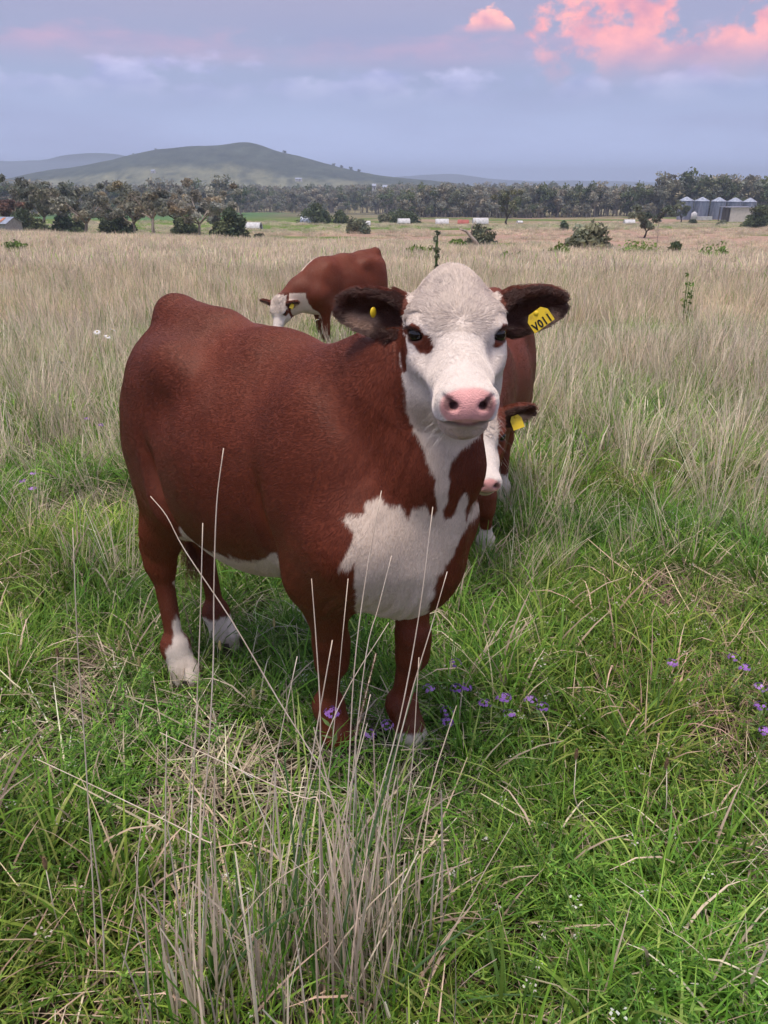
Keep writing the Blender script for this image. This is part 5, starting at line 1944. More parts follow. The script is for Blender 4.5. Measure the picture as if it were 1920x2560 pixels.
P_FARD = [proto('far_dry_patch', [tuft(130 + i, 240, 0.95, (0.22, 0.52), (0.02, 0.45), (0.0, 0.6), 0.016, STRAWS, GREENS * 1.3, 0.07, 0.95, 2, 0.4)]) for i in range(3)]


def scatter_points(rng, d0, d1, dens, keep=None, pad=0.7, slope=0.62):
    area = slope * (d1 ** 2 - d0 ** 2) + 2 * pad * (d1 - d0)
    n = int(area * dens)
    # density even over the wedge
    d = np.sqrt(d0 ** 2 + (d1 ** 2 - d0 ** 2) * rng.random(n))
    x = (rng.random(n) * 2 - 1) * (slope * d + pad)
    m = np.ones(n, bool) if keep is None else rng.random(n) < np.clip(keep(x, d), 0, 1)
    return x[m], d[m]


def spread(protos, layers, seed, sink=0.0):
    rng = np.random.default_rng(seed)
    P, I, Rr, S = [], [], [], []
    for ids, d0, d1, dens, keep, s0, s1 in layers:
        x, y = scatter_points(rng, d0, d1, dens, keep)
        n = len(x)
        P.append(np.c_[x, y, ground_z(x, y) - sink])
        I.append(rng.choice(ids, n))
        Rr.append(np.c_[rng.normal(0, 0.12, n), rng.normal(0, 0.12, n), rng.random(n) * 6.283])
        s = (s0 + (s1 - s0) * rng.random(n)) * (0.62 + 0.76 * vnoise(np.c_[x, y], 1.6, 81 + seed % 7, 2))
        S.append(np.c_[s * (0.85 + 0.3 * rng.random(n)), s * (0.85 + 0.3 * rng.random(n)), s * (0.85 + 0.3 * rng.random(n))])
    return np.concatenate(P), np.concatenate(I), np.concatenate(Rr), np.concatenate(S)


def lay(name, label, protos, layers, seed, sink=0.0):
    o = instancer(name, protos, *spread(protos, layers, seed, sink))
    tag(o, label, 'grass', kind='stuff')
    return o


def lay_real(name, label, protos, layers, seed, sink=0.0):
    """the same, but every blade is real mesh (near the viewer)"""
    P, I, Rr, S = spread(protos, layers, seed, sink)
    rng = np.random.default_rng(seed + 1)
    Vs, Fs, Cs, off = [], [], [], 0
    for k, pr in enumerate(protos):
        m = np.where(I == k)[0]
        if not len(m):
            continue
        V, F, C = PROTO_DATA[pr['data_key']]
        c, s_ = np.cos(Rr[m, 2]), np.sin(Rr[m, 2])
        q = V[None] * S[m][:, None]
        x = q[..., 0] * c[:, None] - q[..., 1] * s_[:, None]
        y = q[..., 0] * s_[:, None] + q[..., 1] * c[:, None]
        z = q[..., 2]
        x = x + z * Rr[m, 1][:, None]; y = y - z * Rr[m, 0][:, None]
        W = np.stack([x, y, z], -1) + P[m][:, None]
        f = (0.75 + 0.5 * rng.random((len(m), 1, 1))) * (0.38 + 1.15 * vnoise(P[m], 1.7, 83, 2))[:, None, None]
        ye = (0.72 + 0.62 * vnoise(P[m], 1.1, 87, 2))[:, None, None]
        Vs.append(W.reshape(-1, 3))
        Cs.append((C[None] * np.concatenate([f * ye, f, f * 0.96, f * 0 + 1], 2)).reshape(-1, 4))
        Fs.append((F[None] + (np.arange(len(m)) * len(V))[:, None, None] + off).reshape(-1, 4))
        off += len(V) * len(m)
    V, F, C = np.concatenate(Vs), np.concatenate(Fs), np.concatenate(Cs)
    o = obj_np(name, V, F, GRASS_M, None, False, {'tint': np.clip(C, 0.005, 0.95)})
    tag(o, label, 'grass', kind='stuff')
    return o


def nz(scale, seed, lo, hi):
    return lambda x, y: sstep(lo, hi, vnoise(np.c_[x, y], scale, seed, 3))


bare = nz(1.7, 61, 0.30, 0.45)                       # 0 on trodden, thatchy spots
dryish = nz(0.75, 62, 0.47, 0.58)
weedy = nz(0.9, 63, 0.40, 0.56)
lo_f = lambda x, y: np.maximum(0.42, bare(x, y))
cow_gap = lambda x, y: (np.hypot((x + 0.15) / 1.15, (y - 2.1) / 0.9) > 1).astype(float)
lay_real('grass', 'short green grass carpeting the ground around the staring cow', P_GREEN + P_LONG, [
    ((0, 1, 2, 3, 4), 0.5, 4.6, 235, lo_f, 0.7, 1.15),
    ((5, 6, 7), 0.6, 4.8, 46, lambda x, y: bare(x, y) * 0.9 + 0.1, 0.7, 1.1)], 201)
lay('grass', 'green grass growing through the paddock behind the staring cow', P_GREEN + P_LONG + P_MIDG, [
    ((8, 9, 10), 4.4, 12, 22, lambda x, y: 1 - 0.4 * sstep(8, 12, y), 0.8, 1.25),
    ((5, 6, 7), 4.4, 8, 14, None, 0.8, 1.3),
    ((8, 9, 10), 12, 34, 2.2, lambda x, y: 0.9 * sstep(0.50, 0.66, vnoise(np.c_[x / 3.0, y / 1.5], 1, 66, 2)) + 0.12, 0.9, 1.4),
    ((8, 9, 10), 34, 80, 0.25, lambda x, y: sstep(0.60, 0.72, vnoise(np.c_[x / 6.0, y / 3.0], 1, 67, 2)), 1.0, 1.6)], 202)
lay_real('weeds', 'low feathery green weeds with tiny white flowers between the grass', P_WEED, [
    ((0, 1, 2, 3, 4), 0.5, 3.2, 170, lambda x, y: weedy(x, y) * (0.4 + 0.6 * bare(x, y)), 0.7, 1.35),
    ((0, 1, 2, 3, 4), 3.2, 5, 30, weedy, 0.9, 1.4)], 203)
lay_real('dead_grass', 'flattened grey dead grass lying between the green', P_DEAD, [
    ((0, 1, 2), 0.5, 5, 70, lambda x, y: 1.0 - 0.85 * bare(x, y), 0.7, 1.3), ((3, 4), 0.6, 5.5, 16, None, 0.7, 1.3)], 205)
lay('dry_grass', 'pale dry straw coloured grass standing across the field', P_DRY + P_MIDD + P_FARD, [
    ((0, 1, 2, 3), 2.4, 5.0, 11, lambda x, y: (dryish(x, y) + 0.25 * sstep(1.0, 1.8, np.abs(x - 0.2))) * cow_gap(x, y) * sstep(2.2, 4.0, y), 0.7, 1.2),
    ((0, 1, 2, 3), 4.5, 9.5, 22, lambda x, y: (0.18 + dryish(x, y) + 0.35 * sstep(1.0, 2.0, np.abs(x - 0.3))) * sstep(3.6, 6.2, y + 0.8 * sstep(0.9, 1.8, np.abs(x - 0.3))), 0.75, 1.35),
    ((4, 5, 6), 5.5, 12, 9, lambda x, y: sstep(5, 9, y) * (0.15 + 0.3 * sstep(8, 12, y) + 0.8 * dryish(x, y)), 0.75, 1.1),
    ((4, 5, 6), 12, 26, 6.5, lambda x, y: 0.75 + 0.25 * dryish(x, y), 0.9, 1.25),
    ((7, 8, 9), 22, 50, 1.5, None, 0.9, 1.2),
    ((7, 8, 9), 50, 112, 0.8, lambda x, y: (y < crest(x) * 1.02).astype(float), 0.9, 1.25)], 207)
lay('stubble', 'pinkish stubble tufts on the lower field before the huts', P_FARD, [
    ((0, 1, 2), 62, 240, 0.16, lambda x, y: (y > crest(x) * 1.12) * sstep(0.40, 0.55, vnoise(np.c_[x / 9, y / 7], 1, 69, 3)), 0.8, 1.5)], 209)
# ------------------------------------------------------------------ the other two cattle
def uniform_grid(step, x1=1.15, zlo=0.02):
    return (axis_grid([(-0.72, x1, step)]), axis_grid([(-0.45, 0.45, step)]), axis_grid([(zlo, 1.40, step)]))


def second_white(c, P, N, H, f):
    head = is_head(c, P, H)
    # a narrow blaze: brown cheeks run down past the eyes
    blaze = 0.066 + 0.25 * np.clip(H[:, 0] - 0.06, 0, 0.3)
    f = np.where(head, np.maximum(f, np.where(H[:, 0] < 0.15, np.abs(H[:, 1]) - blaze, -1)), f)
    f = np.minimum(f, np.where(~head & (P[:, 0] > 0.3) & (P[:, 2] > 0.5) & (N[:, 2] < 0.15) & (P[:, 2] < 0.95), np.abs(P[:, 1]) - 0.07 - 0.1 * np.clip(0.8 - P[:, 2], 0, 0.2), 1))
    f = np.minimum(f, np.where((np.abs(P[:, 0]) < 0.35) & (P[:, 2] > 0.5), P[:, 2] - 0.60, 1))
    return f


YAW2, SC2 = math.atan2(-0.954, -0.30), 0.95
RB2 = rotz(YAW2)
LOC2 = np.array([0.455, 3.85, gz1(0.5, 3.85) - 0.05])
HO2 = RB2.T @ (np.array([0.402, 3.06, 0.705]) - LOC2) / SC2
c2 = carve_cow(dict(hr=(-0.42, -0.13), hl=(-0.36, 0.13), fr=(0.33, -0.11), fl=(0.38, 0.17)), HO2, math.atan2(-1.0, 0.06) - YAW2, R(16), uniform_grid(0.0085))
cow2 = dress_cow('cow', c2, tuple(LOC2), YAW2, 'brown cow with lowered head, mostly hidden behind the staring cow', 60000, second_white, 3, (('fr', 0.22), ('fl', 0.235), ('hr', 0.25), ('hl', 0.25)), 1.2, rad=0.0008)
cow2.scale = (SC2,) * 3
_c0, _er, _tr, _nr = c2.ears[1]
_ew = RB2 @ ((_c0 + _er * 0.085 + _nr * 0.05) * SC2) + LOC2
_p = (_c0 + _er * 0.075 + _nr * 0.035 - _tr * 0.012)
ear_tag(c2, cow2, 1, RB2 @ _p + LOC2, (RB2, LOC2), (0.0, -1.0, 0.35), (0.9, 0.0, 0.35), (0.052, 0.062))


def third_white(c, P, N, H, f):
    head = is_head(c, P, H)
    for s in (1, -1):
        d = np.linalg.norm((H - np.array([0.0, s * 0.095, -0.01])) * [0.8, 1, 1], axis=1)
        f = np.where(head & (s > 0), np.maximum(f, 0.035 - d), f)
    f = np.where(head & (H[:, 1] > 0.03) & (H[:, 2] < -0.02) & (H[:, 0] < -0.02), 0.02, f)
    f = np.minimum(f, np.where(~head & (P[:, 0] > 0.42) & (P[:, 2] < 0.86), np.abs(P[:, 1]) - 0.12, 1))
    f = np.minimum(f, np.where((np.abs(P[:, 0]) < 0.35) & (P[:, 2] > 0.5), P[:, 2] - 0.625, 1))
    f = np.minimum(f, np.where((P[:, 0] > 0.22) & (P[:, 0] < 0.60) & (N[:, 2] > 0.2) & (P[:, 2] > 0.98) & ~head, np.abs(P[:, 1] + 0.062) - 0.028, 1))
    f = np.minimum(f, np.where(N[:, 2] > 0.2, np.hypot(P[:, 0] + 0.12, P[:, 1] + 0.085) - 0.05, 1))
    return f


YAW3, SC3 = math.atan2(-0.60, -0.80), 0.98
RB3 = rotz(YAW3)
LOC3 = np.array([-0.50, 10.05, gz1(-0.5, 10.05) - 0.02])
HO3 = RB3.T @ (np.array([-1.28, 9.55, 0.26]) - LOC3) / SC3
c3 = carve_cow(dict(hr=(-0.36, -0.13), hl=(-0.46, 0.13), fr=(0.28, -0.11), fl=(0.36, 0.12)), HO3, math.atan2(-0.95, -0.32) - YAW3, R(48), uniform_grid(0.012, 1.3))
cow3 = dress_cow('cow', c3, tuple(LOC3), YAW3, 'brown cow grazing side on in the dry grass farther back', 30000, third_white, 6, (('fr', 0.16), ('fl', 0.16), ('hr', 0.27), ('hl', 0.27)), 1.4, rad=0.0016)
cow3.scale = (SC3,) * 3
_c0, _er, _tr, _nr = c3.ears[1]
ear_tag(c3, cow3, 1, RB3 @ (_c0 + _er * 0.08 + _nr * 0.035) + LOC3, (RB3, LOC3), (-0.1, -1.0, 0.3), (0.8, 0.0, -0.4), (0.05, 0.06))
# ------------------------------------------------------------------ single plants one can pick out
STALK_M = Mat('dry_stalk', 0.6, 0.3)
_n = STALK_M.noise(STALK_M.mapping(STALK_M.coord(), (1, 1, 0.2)), 40, 4)
STALK_M.color(STALK_M.ramp(_n, [(0.3, (0.58, 0.46, 0.35)), (0.55, (0.74, 0.63, 0.50)), (0.75, (0.82, 0.74, 0.62))]))
STALK_M = STALK_M.m
BLADE_M = Mat('broad_green_blade', 0.5, 0.35)
_n = BLADE_M.noise(BLADE_M.coord(), 12, 3)
BLADE_M.color(BLADE_M.ramp(_n, [(0.35, (0.075, 0.15, 0.055)), (0.7, (0.13, 0.23, 0.085))]))
BLADE_M = BLADE_M.m

BASE_T = np.array([-0.20, 1.17, 0.0])
tus = empty('dry_grass_tussock', tuple(BASE_T))
tag(tus, 'tall dry grass tussock with long pale stalks in front of the cow', 'grass')
STALKS = [  # photograph points from root to tip, distances root..tip, thickness (m)
    ([(214, 2230), (205, 2000), (185, 1640), (168, 1400), (157, 1140)], 1.16, 1.22, 0.0019),
    ([(228, 2200), (222, 1990), (205, 1850), (192, 1748)], 1.16, 1.14, 0.0024),
    ([(400, 2120), (410, 1880), (422, 1600), (432, 1350), (438, 1130)], 1.20, 1.26, 0.0019),
    ([(404, 2150), (425, 1900), (445, 1700), (460, 1450), (462, 1270), (468, 1090), (483, 968)], 1.20, 1.30, 0.0020),
    ([(760, 1830), (690, 1660), (600, 1510), (500, 1340), (400, 1190), (360, 1115), (325, 1072)], 1.22, 1.30, 0.0017),
    ([(468, 2080), (455, 1842), (440, 1815), (260, 1725), (80, 1640)], 1.12, 1.20, 0.0018),
    ([(720, 1900), (690, 1735), (650, 1722), (500, 1655), (345, 1582)], 1.14, 1.22, 0.0017),
    ([(700, 2120), (690, 1800), (692, 1560), (684, 1400), (673, 1250)], 1.16, 1.24, 0.0018),
    ([(735, 2060), (752, 1700), (765, 1450), (790, 1250), (824, 1060)], 1.20, 1.30, 0.0018),
    ([(752, 2120), (800, 1800), (862, 1560), (905, 1330), (935, 1095)], 1.17, 1.26, 0.0018),
    ([(745, 2000), (760, 1700), (790, 1420), (818, 1310), (846, 1200)], 1.22, 1.30, 0.0016),
    ([(610, 2140), (640, 1850), (680, 1600), (718, 1383)], 1.18, 1.22, 0.0022),
    ([(520, 2180), (560, 1850), (600, 1620), (642, 1418)], 1.16, 1.22, 0.0017),
    ([(770, 2100), (820, 1790), (880, 1530), (930, 1360), (966, 1235)], 1.15, 1.22, 0.0017),
    ([(600, 2100), (660, 1740), (735, 1520), (840, 1345)], 1.20, 1.30, 0.0016),
    ([(352, 2120), (356, 1900), (358, 1720), (360, 1580)], 1.16, 1.18, 0.0022),
    ([(375, 2110), (395, 1900), (412, 1690), (428, 1520)], 1.18, 1.22, 0.0017),
    ([(240, 2220), (290, 1960), (298, 1850), (306, 1770)], 1.14, 1.15, 0.0018),
    ([(335, 2200), (322, 2040), (300, 1930), (292, 1850)], 1.13, 1.14, 0.0018),
    ([(800, 2150), (840, 1900), (885, 1700), (905, 1420)], 1.14, 1.20, 0.0017),
    ([(840, 2200), (862, 2050), (868, 1930), (875, 1845)], 1.12, 1.13, 0.0022),
    ([(680, 2150), (735, 1850), (770, 1640), (800, 1500)], 1.18, 1.25, 0.0018),
    ([(560, 2160), (585, 1900), (592, 1730), (600, 1640)], 1.17, 1.19, 0.0018),
    ([(640, 2120), (662, 1930), (705, 1720), (752, 1250)], 1.20, 1.30, 0.0017),
    ([(450, 2150), (520, 1990), (600, 1900), (690, 1850)], 1.16, 1.18, 0.0016),
    ([(0, 2185), (60, 2165), (130, 2150), (215, 2140)], 1.10, 1.13, 0.0020),
    ([(860, 2210), (850, 2060), (848, 1960), (838, 1880)], 1.11, 1.12, 0.0018),
    ([(480, 2190), (482, 2040), (470, 1930), (448, 1760)], 1.15, 1.17, 0.0020),
]
for pts, d0, d1, th in STALKS:
    n = len(pts)
    b = MB()
    P3 = [at(x * U, y * U, d0 + (d1 - d0) * i / (n - 1)) for i, (x, y) in enumerate(pts)]
    # smooth the path
    P3 = np.array(P3)
    t = np.linspace(0, n - 1, 4 * (n - 1) + 1)
    i0 = np.clip(np.floor(t).astype(int), 0, n - 2); f = (t - i0)[:, None]
    pm = np.vstack([2 * P3[0] - P3[1], P3, 2 * P3[-1] - P3[-2]])
    a0, a1, a2, a3 = pm[i0], pm[i0 + 1], pm[i0 + 2], pm[i0 + 3]
    C = 0.5 * ((2 * a1) + (-a0 + a2) * f + (2 * a0 - 5 * a1 + 4 * a2 - a3) * f ** 2 + (-a0 + 3 * a1 - 3 * a2 + a3) * f ** 3)
    if C[0][2] > 0.03 and pts[0][1] > 1800 and pts[-1][1] < pts[0][1] - 60:   # carry the stalk down to the soil
        dn = C[0] - C[1]
        if dn[2] < -1e-4:
            C = np.vstack([C[0] + dn * (C[0][2] / -dn[2]), C])
    rr = [th * (1 - 0.55 * i / (len(C) - 1)) for i in range(len(C))]
    b.tube([tuple(q - BASE_T) for q in C], rr, 5)
    b.build('stalk', STALK_M, tus, True)

rng = np.random.default_rng(33)


def straw_mass(n, cx, cy, sx, sy, L, lean, width, pal, seed):
    r = np.random.default_rng(seed)
    base = np.c_[r.normal(cx, sx, n), r.normal(cy, sy, n), np.full(n, -0.005)]
    c = pick(r, pal, n)
    return blades(r, base, r.random(n) * 6.283, L[0] + (L[1] - L[0]) * r.random(n) ** 1.6, np.abs(r.normal(0, lean, n)), r.normal(0.05, 0.25, n), width * (0.6 + 0.8 * r.random(n)), c * 0.7, c, 4, 0.45)


parts = []
for cx, cy, sx, n in ((-0.30, 1.14, 0.06, 70), (-0.17, 1.20, 0.07, 100), (-0.05, 1.17, 0.05, 120), (0.02, 1.24, 0.05, 80), (-0.42, 1.12, 0.04, 40), (-0.12, 1.05, 0.10, 70)):
    parts.append(straw_mass(n, cx - BASE_T[0], cy - BASE_T[1], sx, 0.06, (0.06, 0.60), 0.15, 0.0050, STRAWS[[0, 1, 2, 3]] * 1.1, int(abs(cx * 1000)) + n))
    parts.append(straw_mass(n // 3, cx - BASE_T[0], cy - BASE_T[1], sx, 0.07, (0.15, 0.42), 0.30, 0.0060, GREENS[[0, 3]], int(abs(cx * 1000)) + n + 7))
V, F, C = merge(parts)
o = obj_np('straw', V, F, GRASS_M, tus, False, {'tint': np.clip(C, 0, 1)})
o['kind'] = 'stuff'
# broad green blades growing through the straw
for pts, d0, d1, w in ([[(430, 2200), (520, 2050), (600, 1960), (690, 1950)], 1.12, 1.12, 0.008], [[(590, 2100), (570, 1960), (553, 1840), (540, 1800)], 1.17, 1.18, 0.007],
                       [[(600, 2140), (612, 1960), (680, 1720), (690, 1660)], 1.18, 1.2, 0.007], [[(745, 2080), (790, 1820), (850, 1640), (912, 1428)], 1.16, 1.24, 0.007],
                       [[(655, 2100), (640, 1850), (622, 1700), (605, 1560)], 1.2, 1.24, 0.006], [[(810, 2180), (900, 2080), (990, 2010), (1080, 1965)], 1.10, 1.14, 0.008],
                       [[(300, 2210), (330, 2080), (318, 2000), (300, 1960)], 1.12, 1.13, 0.007], [[(470, 2100), (520, 1980), (520, 1900), (500, 1850)], 1.15, 1.16, 0.007],
                       [[(860, 2230), (990, 2150), (1100, 2125), (1230, 2170)], 1.08, 1.08, 0.006], [[(730, 2140), (745, 1960), (770, 1820), (792, 1740)], 1.15, 1.18, 0.007]):
    P3 = np.array([at(x * U, y * U, d0 + (d1 - d0) * i / 3) for i, (x, y) in enumerate(pts)]) - BASE_T
    t = np.linspace(0, 1, 9)[:, None]
    C = (1 - t) ** 3 * P3[0] + 3 * (1 - t) ** 2 * t * P3[1] + 3 * (1 - t) * t ** 2 * P3[2] + t ** 3 * P3[3]
    V, F = [], []
    for i, q in enumerate(C):
        ww = w * 0.5 * (1 - (i / 8) ** 2.2 * 0.9)
        tn = C[min(i + 1, 8)] - C[max(i - 1, 0)]
        sd = np.cross(tn, [0.15, -1, 0.4]); sd /= np.linalg.norm(sd)
        nn = np.cross(sd, tn); nn /= np.linalg.norm(nn)
        V += [q - sd * ww, q + nn * ww * 0.35, q + sd * ww]
    for i in range(8):
        F += [(3 * i, 3 * i + 1, 3 * i + 4, 3 * i + 3), (3 * i + 1, 3 * i + 2, 3 * i + 5, 3 * i + 4)]
    b = MB(); b.add(V, F); b.build('green_blade', BLADE_M, tus, True)

# ---- purple verbena
STEM_G = plain('green_stem', (0.12, 0.19, 0.055), 0.7, 0.2, 40)
PETAL_P = Mat('purple_petal', 0.6, 0.2)
_oi = PETAL_P.node('ShaderNodeObjectInfo')
PETAL_P.color(PETAL_P.ramp(_oi.outputs['Random'], [(0, (0.30, 0.13, 0.52)), (0.5, (0.42, 0.20, 0.60)), (1, (0.50, 0.30, 0.66))]))
PETAL_P = PETAL_P.m


def verbena_meshes(seed, r=0.013, n=16):
    rng = np.random.default_rng(seed)
    b = MB()
    b.tube([(0, 0, -0.2), (rng.normal(0, .01), rng.normal(0, .01), -0.10), (0, 0, 0)], [0.0016, 0.0014, 0.0011], 5)
    st = b.mesh('stem', STEM_G, True)
    lf = MB()
    for i in range(6):
        z = -0.17 + 0.025 * i; a = rng.random() * 6.28; L = rng.uniform(0.02, 0.035)
        d = np.array([math.cos(a), math.sin(a), 0.5]); s = np.array([-math.sin(a), math.cos(a), 0]) * 0.004
        p = np.array([0, 0, z])
        lf.add([p, p + d * L * 0.5 + s, p + d * L, p + d * L * 0.5 - s], [(0, 1, 2, 3)])
    lm = lf.mesh('leaves', STEM_G)
    h = MB()
    for i in range(n):                                # five-petalled florets over a dome
        th, ph = math.acos(1 - rng.random() * 0.95), rng.random() * 6.283
        c = np.array([math.sin(th) * math.cos(ph), math.sin(th) * math.sin(ph), math.cos(th) * 0.6]) * r
        nrm = c / np.linalg.norm(c)
        u = np.cross(nrm, [0.3, 0.2, 0.9]); u /= np.linalg.norm(u); v = np.cross(nrm, u)
        for k in range(5):
            an = 2 * math.pi * k / 5 + rng.random()
            e = u * math.cos(an) + v * math.sin(an); s = np.cross(nrm, e)
            q = c + nrm * 0.002
            h.add([q, q + e * 0.0028 + s * 0.0018, q + e * 0.0052, q + e * 0.0028 - s * 0.0018], [(0, 1, 2, 3)])
    hm = h.mesh('flower_head', PETAL_P)
    return st, lm, hm


VERB = [verbena_meshes(s) for s in (1, 2, 3)]
VPOS = [(985, 1432, .2, 'highest purple flower head right of the front hoof'), (926, 1487, .16, 'purple flower just beside the white hoof'), (986, 1487, .16, 'mauve flower, first of two close together'), (1006, 1486, .16, 'mauve flower, second of two close together'),
        (1088, 1507, .18, 'largest mauve flower head in the cluster past the hooves'), (1047, 1520, .15, 'small faded mauve flower left of the largest head'), (1100, 1543, .14, 'mauve flower below the largest head'),
        (1146, 1512, .15, 'mauve flower high at the end of the cluster'), (1172, 1527, .15, 'last mauve flower of the cluster, far from the hooves'), (966, 1536, .14, 'dim purple bud above another beside the hoof'),
        (966, 1560, .12, 'dim purple bud low in the grass beside the hoof'), (836, 1566, .14, 'vivid violet flower between the front legs'), (798, 1586, .13, 'violet flower close to the dark front leg'),
        (718, 1540, .24, 'pale lilac flower cluster in front of the dark front leg'), (1452, 1432, .16, 'single mauve flower under the dry tussock'), (1586, 1420, .16, 'deep purple bud beside the bright purple flower on a tall stem'),
        (1608, 1442, .2, 'bright purple flower on a tall stem near the edge'), (1643, 1485, .18, 'bright purple flower at the edge, upper of the pair'), (1644, 1525, .17, 'bright purple flower at the edge, lower of the pair'),
        (1654, 1580, .15, 'lowest purple flower at the very edge'), (50, 1040, .15, 'purple flower leftmost in the left meadow'), (70, 1024, .16, 'purple flower highest of three in the left meadow'), (70, 1056, .14, 'purple flower lowest of three in the left meadow'),
        (188, 905, .15, 'small mauve flower by a dry tuft behind the rump'), (219, 918, .15, 'small mauve flower nearer the rump')]
for i, (x, y, z, lab) in enumerate(VPOS):
    d_ = _CF + np.array([1, 0, 0]) * (x * U - 960) / FPX + _CU * (1280 - y * U) / FPX
    p = np.array([0, 0, EYE]) + d_ * ((z - EYE) / d_[2])
    root = empty('verbena_flower', tuple(p), RNG.random() * 6); tag(root, lab, 'flower', 'purple wildflowers')
    for me in VERB[i % 3]:
        link(bpy.data.objects.new(me.name.split('.')[0], me), root)
    s = 1.7 if i in (4, 13) else 1.4
    root.scale = (s, s, max(1.0, (z + 0.02) / 0.2) if z > 0.2 else 1.0)

# ---- white daisies behind the rump
DAISY_M = plain('daisy_white', (0.80, 0.80, 0.80), 0.7)
dz = MB()
for k in range(14):
    a = 2 * math.pi * k / 14
    dz.add([(0, 0, 0.004), (0.012 * math.cos(a - .2), 0.012 * math.sin(a - .2), 0.004), (0.024 * math.cos(a), 0.024 * math.sin(a), 0.0), (0.012 * math.cos(a + .2), 0.012 * math.sin(a + .2), 0.004)], [(0, 1, 2, 3)])
DZ = dz.mesh('petals', DAISY_M)
ds = MB(); ds.tube([(0.01, 0, -0.36), (0, 0.01, -0.2), (0, 0, 0)], [0.002, 0.002, 0.0015], 5); DS = ds.mesh('stem', STEM_G, True)
dc = MB(); dc.tube([(0, 0, 0.003), (0, 0, 0.009)], [0.007, 0.004], 8); DC = dc.mesh('centre', plain('daisy_eye', (0.5, 0.42, 0.2), 0.8))
for i, (x, y, lab) in enumerate([(210, 718, 'white daisy, first of the trio behind the rump'), (232, 728, 'white daisy, lowest of the trio behind the rump'), (243, 713, 'white daisy, closest of the trio to the rump'),
                                 (134, 783, 'lone white daisy lower in the dry grass'), (685, 692, 'white daisy by the grazing cow')]):
    z = 0.30
    d_ = _CF + np.array([1, 0, 0]) * (x * U - 960) / FPX + _CU * (1280 - y * U) / FPX
    dd = 6.6 if x < 600 else 8.8
    p = np.array([0, 0, EYE]) + d_ * (dd / d_[1])
    root = empty('daisy', tuple(p), i); tag(root, lab, 'flower', 'white daisies')
    hz = max(0.2, p[2] - gz1(p[0], p[1])) / 0.35
    for me in (DZ, DS, DC):
        o = link(bpy.data.objects.new(me.name.split('.')[0], me), root)
        o.scale = (1.5, 1.5, 1.5) if me is not DS else (1, 1, hz)
    for o in root.children:
        if o.data is not DS:
            o.rotation_euler = (0.5, 0.1, 0)

# ---- seed-head stems
HEAD_M = plain('seed_head', (0.42, 0.36, 0.17), 0.85, 0.3, 60)
HEAD_B = plain('brown_seed_head', (0.24, 0.15, 0.09), 0.9, 0.4, 80)
SEED = [(258, 1395, 'y', 'pale seed head stem left of the hind leg'), (301, 1430, 'y', 'yellow seed head on a long leaning stem below the hind hoof'), (592, 1345, 'y', 'seed head stem under the belly'),
        (548, 1500, 'y', 'drooping seed head before the front legs'), (475, 1395, 'y', 'short seed head beside the far hind leg'), (557, 1570, 'y', 'stubby seed head low before the legs'),
        (124, 1410, 'b', 'brown seed head left of the tall pale stalk'), (97, 1865, 'b', 'pinkish seed head in the near left grass'), (1245, 1630, 'b', 'brown knob seed head lying in the right grass'), (1440, 1650, 'b', 'brown knob seed head further right in the grass')]
for i, (x, y, k, lab) in enumerate(SEED):
    z = 0.26
    d_ = _CF + np.array([1, 0, 0]) * (x * U - 960) / FPX + _CU * (1280 - y * U) / FPX
    p = np.array([0, 0, EYE]) + d_ * ((z - EYE) / d_[2])
    root = empty('seed_head_stem', tuple(p), i); tag(root, lab, 'grass stem', 'seed head stems')
    r_ = np.random.default_rng(i)
    b = MB(); b.tube([(r_.normal(0, .03), r_.normal(0, .03), -0.27), (r_.normal(0, .01), 0, -0.12), (0, 0, 0)], [0.0016, 0.0014, 0.001], 5); b.build('stem', STEM_G if k == 'y' else STALK_M, root, True)
    b = MB()
    n = 70
    for j in range(n):
        t = j / n; a = j * 2.4
        rr = 0.0042 * math.sin(math.pi * min(1, 0.15 + 0.8 * t))
        c = Vector((rr * math.cos(a), rr * math.sin(a), -0.018 + 0.036 * t)); e = Vector((math.cos(a), math.sin(a), 0.9)).normalized() * 0.0045
        s = Vector((-math.sin(a), math.cos(a), 0)) * 0.0011
        b.add([c - s, c + s, c + e], [(0, 1, 2)])
    b.tube([(0, 0, -0.018), (0, 0, 0.0), (0, 0, 0.018)], [0.0018, 0.0042, 0.0015], 7)
    b.build('seed_head', HEAD_M if k == 'y' else HEAD_B, root)

# tall foxtail head in the tussock's reach
root = empty('foxtail_stem', tuple(at(765 * U, 1640 * U, 1.45) * [1, 1, 0])); tag(root, 'rough brown foxtail seed head between the front legs', 'grass stem')
o0 = np.array(root.location)
A_, B_, C_ = at(770 * U, 1900 * U, 1.42) - o0, at(768 * U, 1590 * U, 1.46) - o0, at(812 * U, 1412 * U, 1.50) - o0
A_[2] = 0
b = MB(); b.tube([tuple(A_), tuple(B_), tuple(C_)], [0.0022, 0.002, 0.0014], 5); b.build('stem', STALK_M, root, True)
b = MB(); r_ = np.random.default_rng(4)
for j in range(420):
    t = r_.random(); c = B_ * (1 - t) + C_ * t
    e = r_.normal(0, 1, 3); e /= np.linalg.norm(e); e = e * [1, 1, 0.6] + [0, 0, 0.7]
    L = 0.009 * (1.1 - 0.6 * t)
    s = np.cross(e, [0.3, 0.5, 0.1]); s = s / np.linalg.norm(s) * 0.0012
    b.add([c - s, c + s, c + e * L], [(0, 1, 2)])
b.build('seed_head', HEAD_B, root)

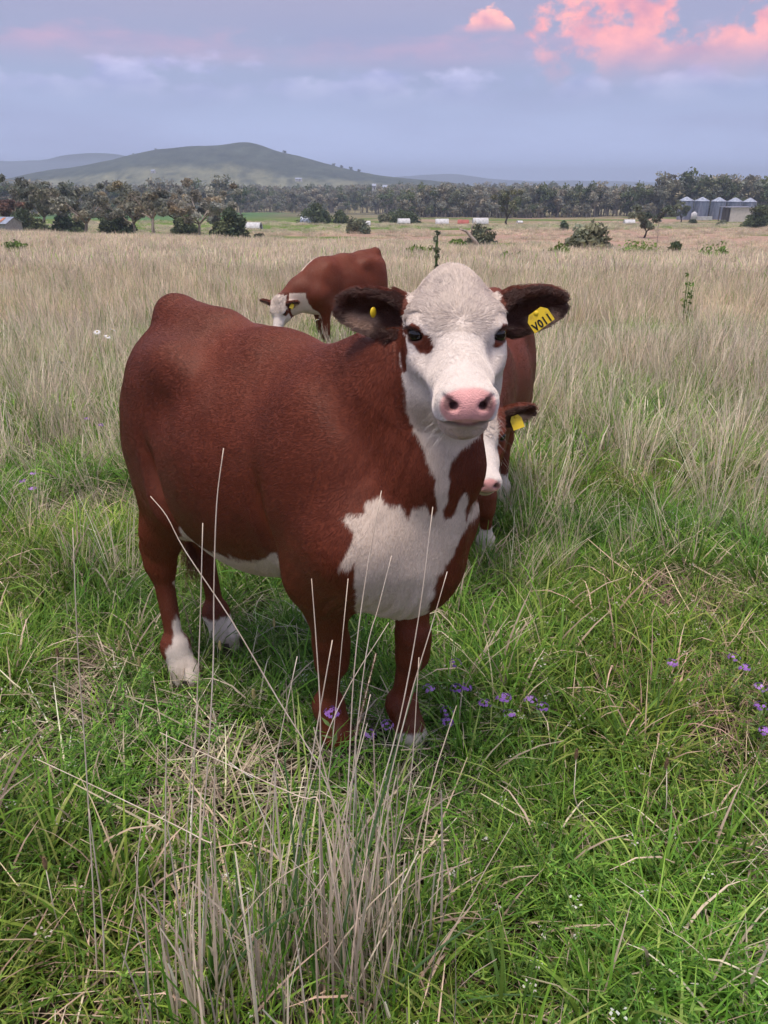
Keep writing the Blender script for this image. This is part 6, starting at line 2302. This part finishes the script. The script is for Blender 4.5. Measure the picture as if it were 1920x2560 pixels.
# ---- taller weeds standing in the dry field
def field_weed(label, x, y0, y1, d, w, leaf, name='tall_weed', stems=3, top=0.5, per=40, size=0.02, cat='weed'):
    p = on_ground(x, y0, d)
    h = at(x * U, y1 * U, d)[2] - p[2]
    rng = np.random.default_rng(int(x))
    root = empty(name, tuple(p)); tag(root, label, cat, 'tall weeds in the dry field')
    C = []
    for s in range(stems):
        b = MB()
        e = np.array([rng.normal(0, w * 0.35), rng.normal(0, w * 0.2), h * rng.uniform(0.8, 1.0)])
        b.tube([(e[0] * .3, 0, -0.03), tuple(e * [0.7, 0.7, 0.5]), tuple(e)], [0.012 * h, 0.009 * h, 0.004 * h], 5)
        b.build('stem', STEM_G, root, True)
        for t in np.linspace(top, 1.0, 6):
            C.append(e * [1, 1, t] + rng.normal(0, w * 0.12, 3))
    V, F, t = leaf_cloud(rng, np.array(C), np.full(len(C), w * 0.22), per, size, 1.2)
    obj_np('leaves', V, F, leaf, root, False, {'tint': t})
    return root


field_weed('two thin weed stems with leafy tops above the white head', 938, 600, 490, 8.4, 0.10, LEAF_OLIVE, stems=2, top=0.72, per=16, size=0.022)
for i, (x, y0, y1, d, w, lab) in enumerate([(42, 560, 533, 42, 1.1, 'clump of yellow green weeds near the left edge of the field'), (897, 562, 540, 40, 0.9, 'upright yellow green weed past the grazing cow'),
                                            (1105, 565, 550, 40, 0.7, 'small green weed left of the ear'), (1205, 562, 545, 45, 1.0, 'green weed clump above the tagged ear'), (1380, 557, 549, 48, 2.2, 'long low green weed patch at the far edge of the dry grass'),
                                            (1560, 560, 552, 46, 1.6, 'low olive weed patch near the field edge'), (1488, 618, 590, 12, 0.14, 'leafy green weed alone in the dry grass')]):
    field_weed(lab, x, y0, y1, d, w, LEAF_BRIGHT, stems=6 if d > 20 else 3, top=0.35, per=30 if d > 20 else 9, size=0.018 * max(1, d / 9))

# ------------------------------------------------------------------ evening haze
hz = MB(); hz.box((0, 3300, 40), (9600, 7000, 190))
hm = bpy.data.materials.new('evening_haze'); hm.use_nodes = True
hn = hm.node_tree.nodes; hn.clear()
pv = hn.new('ShaderNodeVolumePrincipled'); ho = hn.new('ShaderNodeOutputMaterial')
pv.inputs['Color'].default_value = (0.66, 0.79, 1.0, 1)
pv.inputs['Density'].default_value = HAZE
pv.inputs['Anisotropy'].default_value = 0.1
hm.node_tree.links.new(pv.outputs[0], ho.inputs['Volume'])
hz = hz.build('haze', hm); tag(hz, 'thin blue evening haze over the valley', 'haze', kind='stuff')
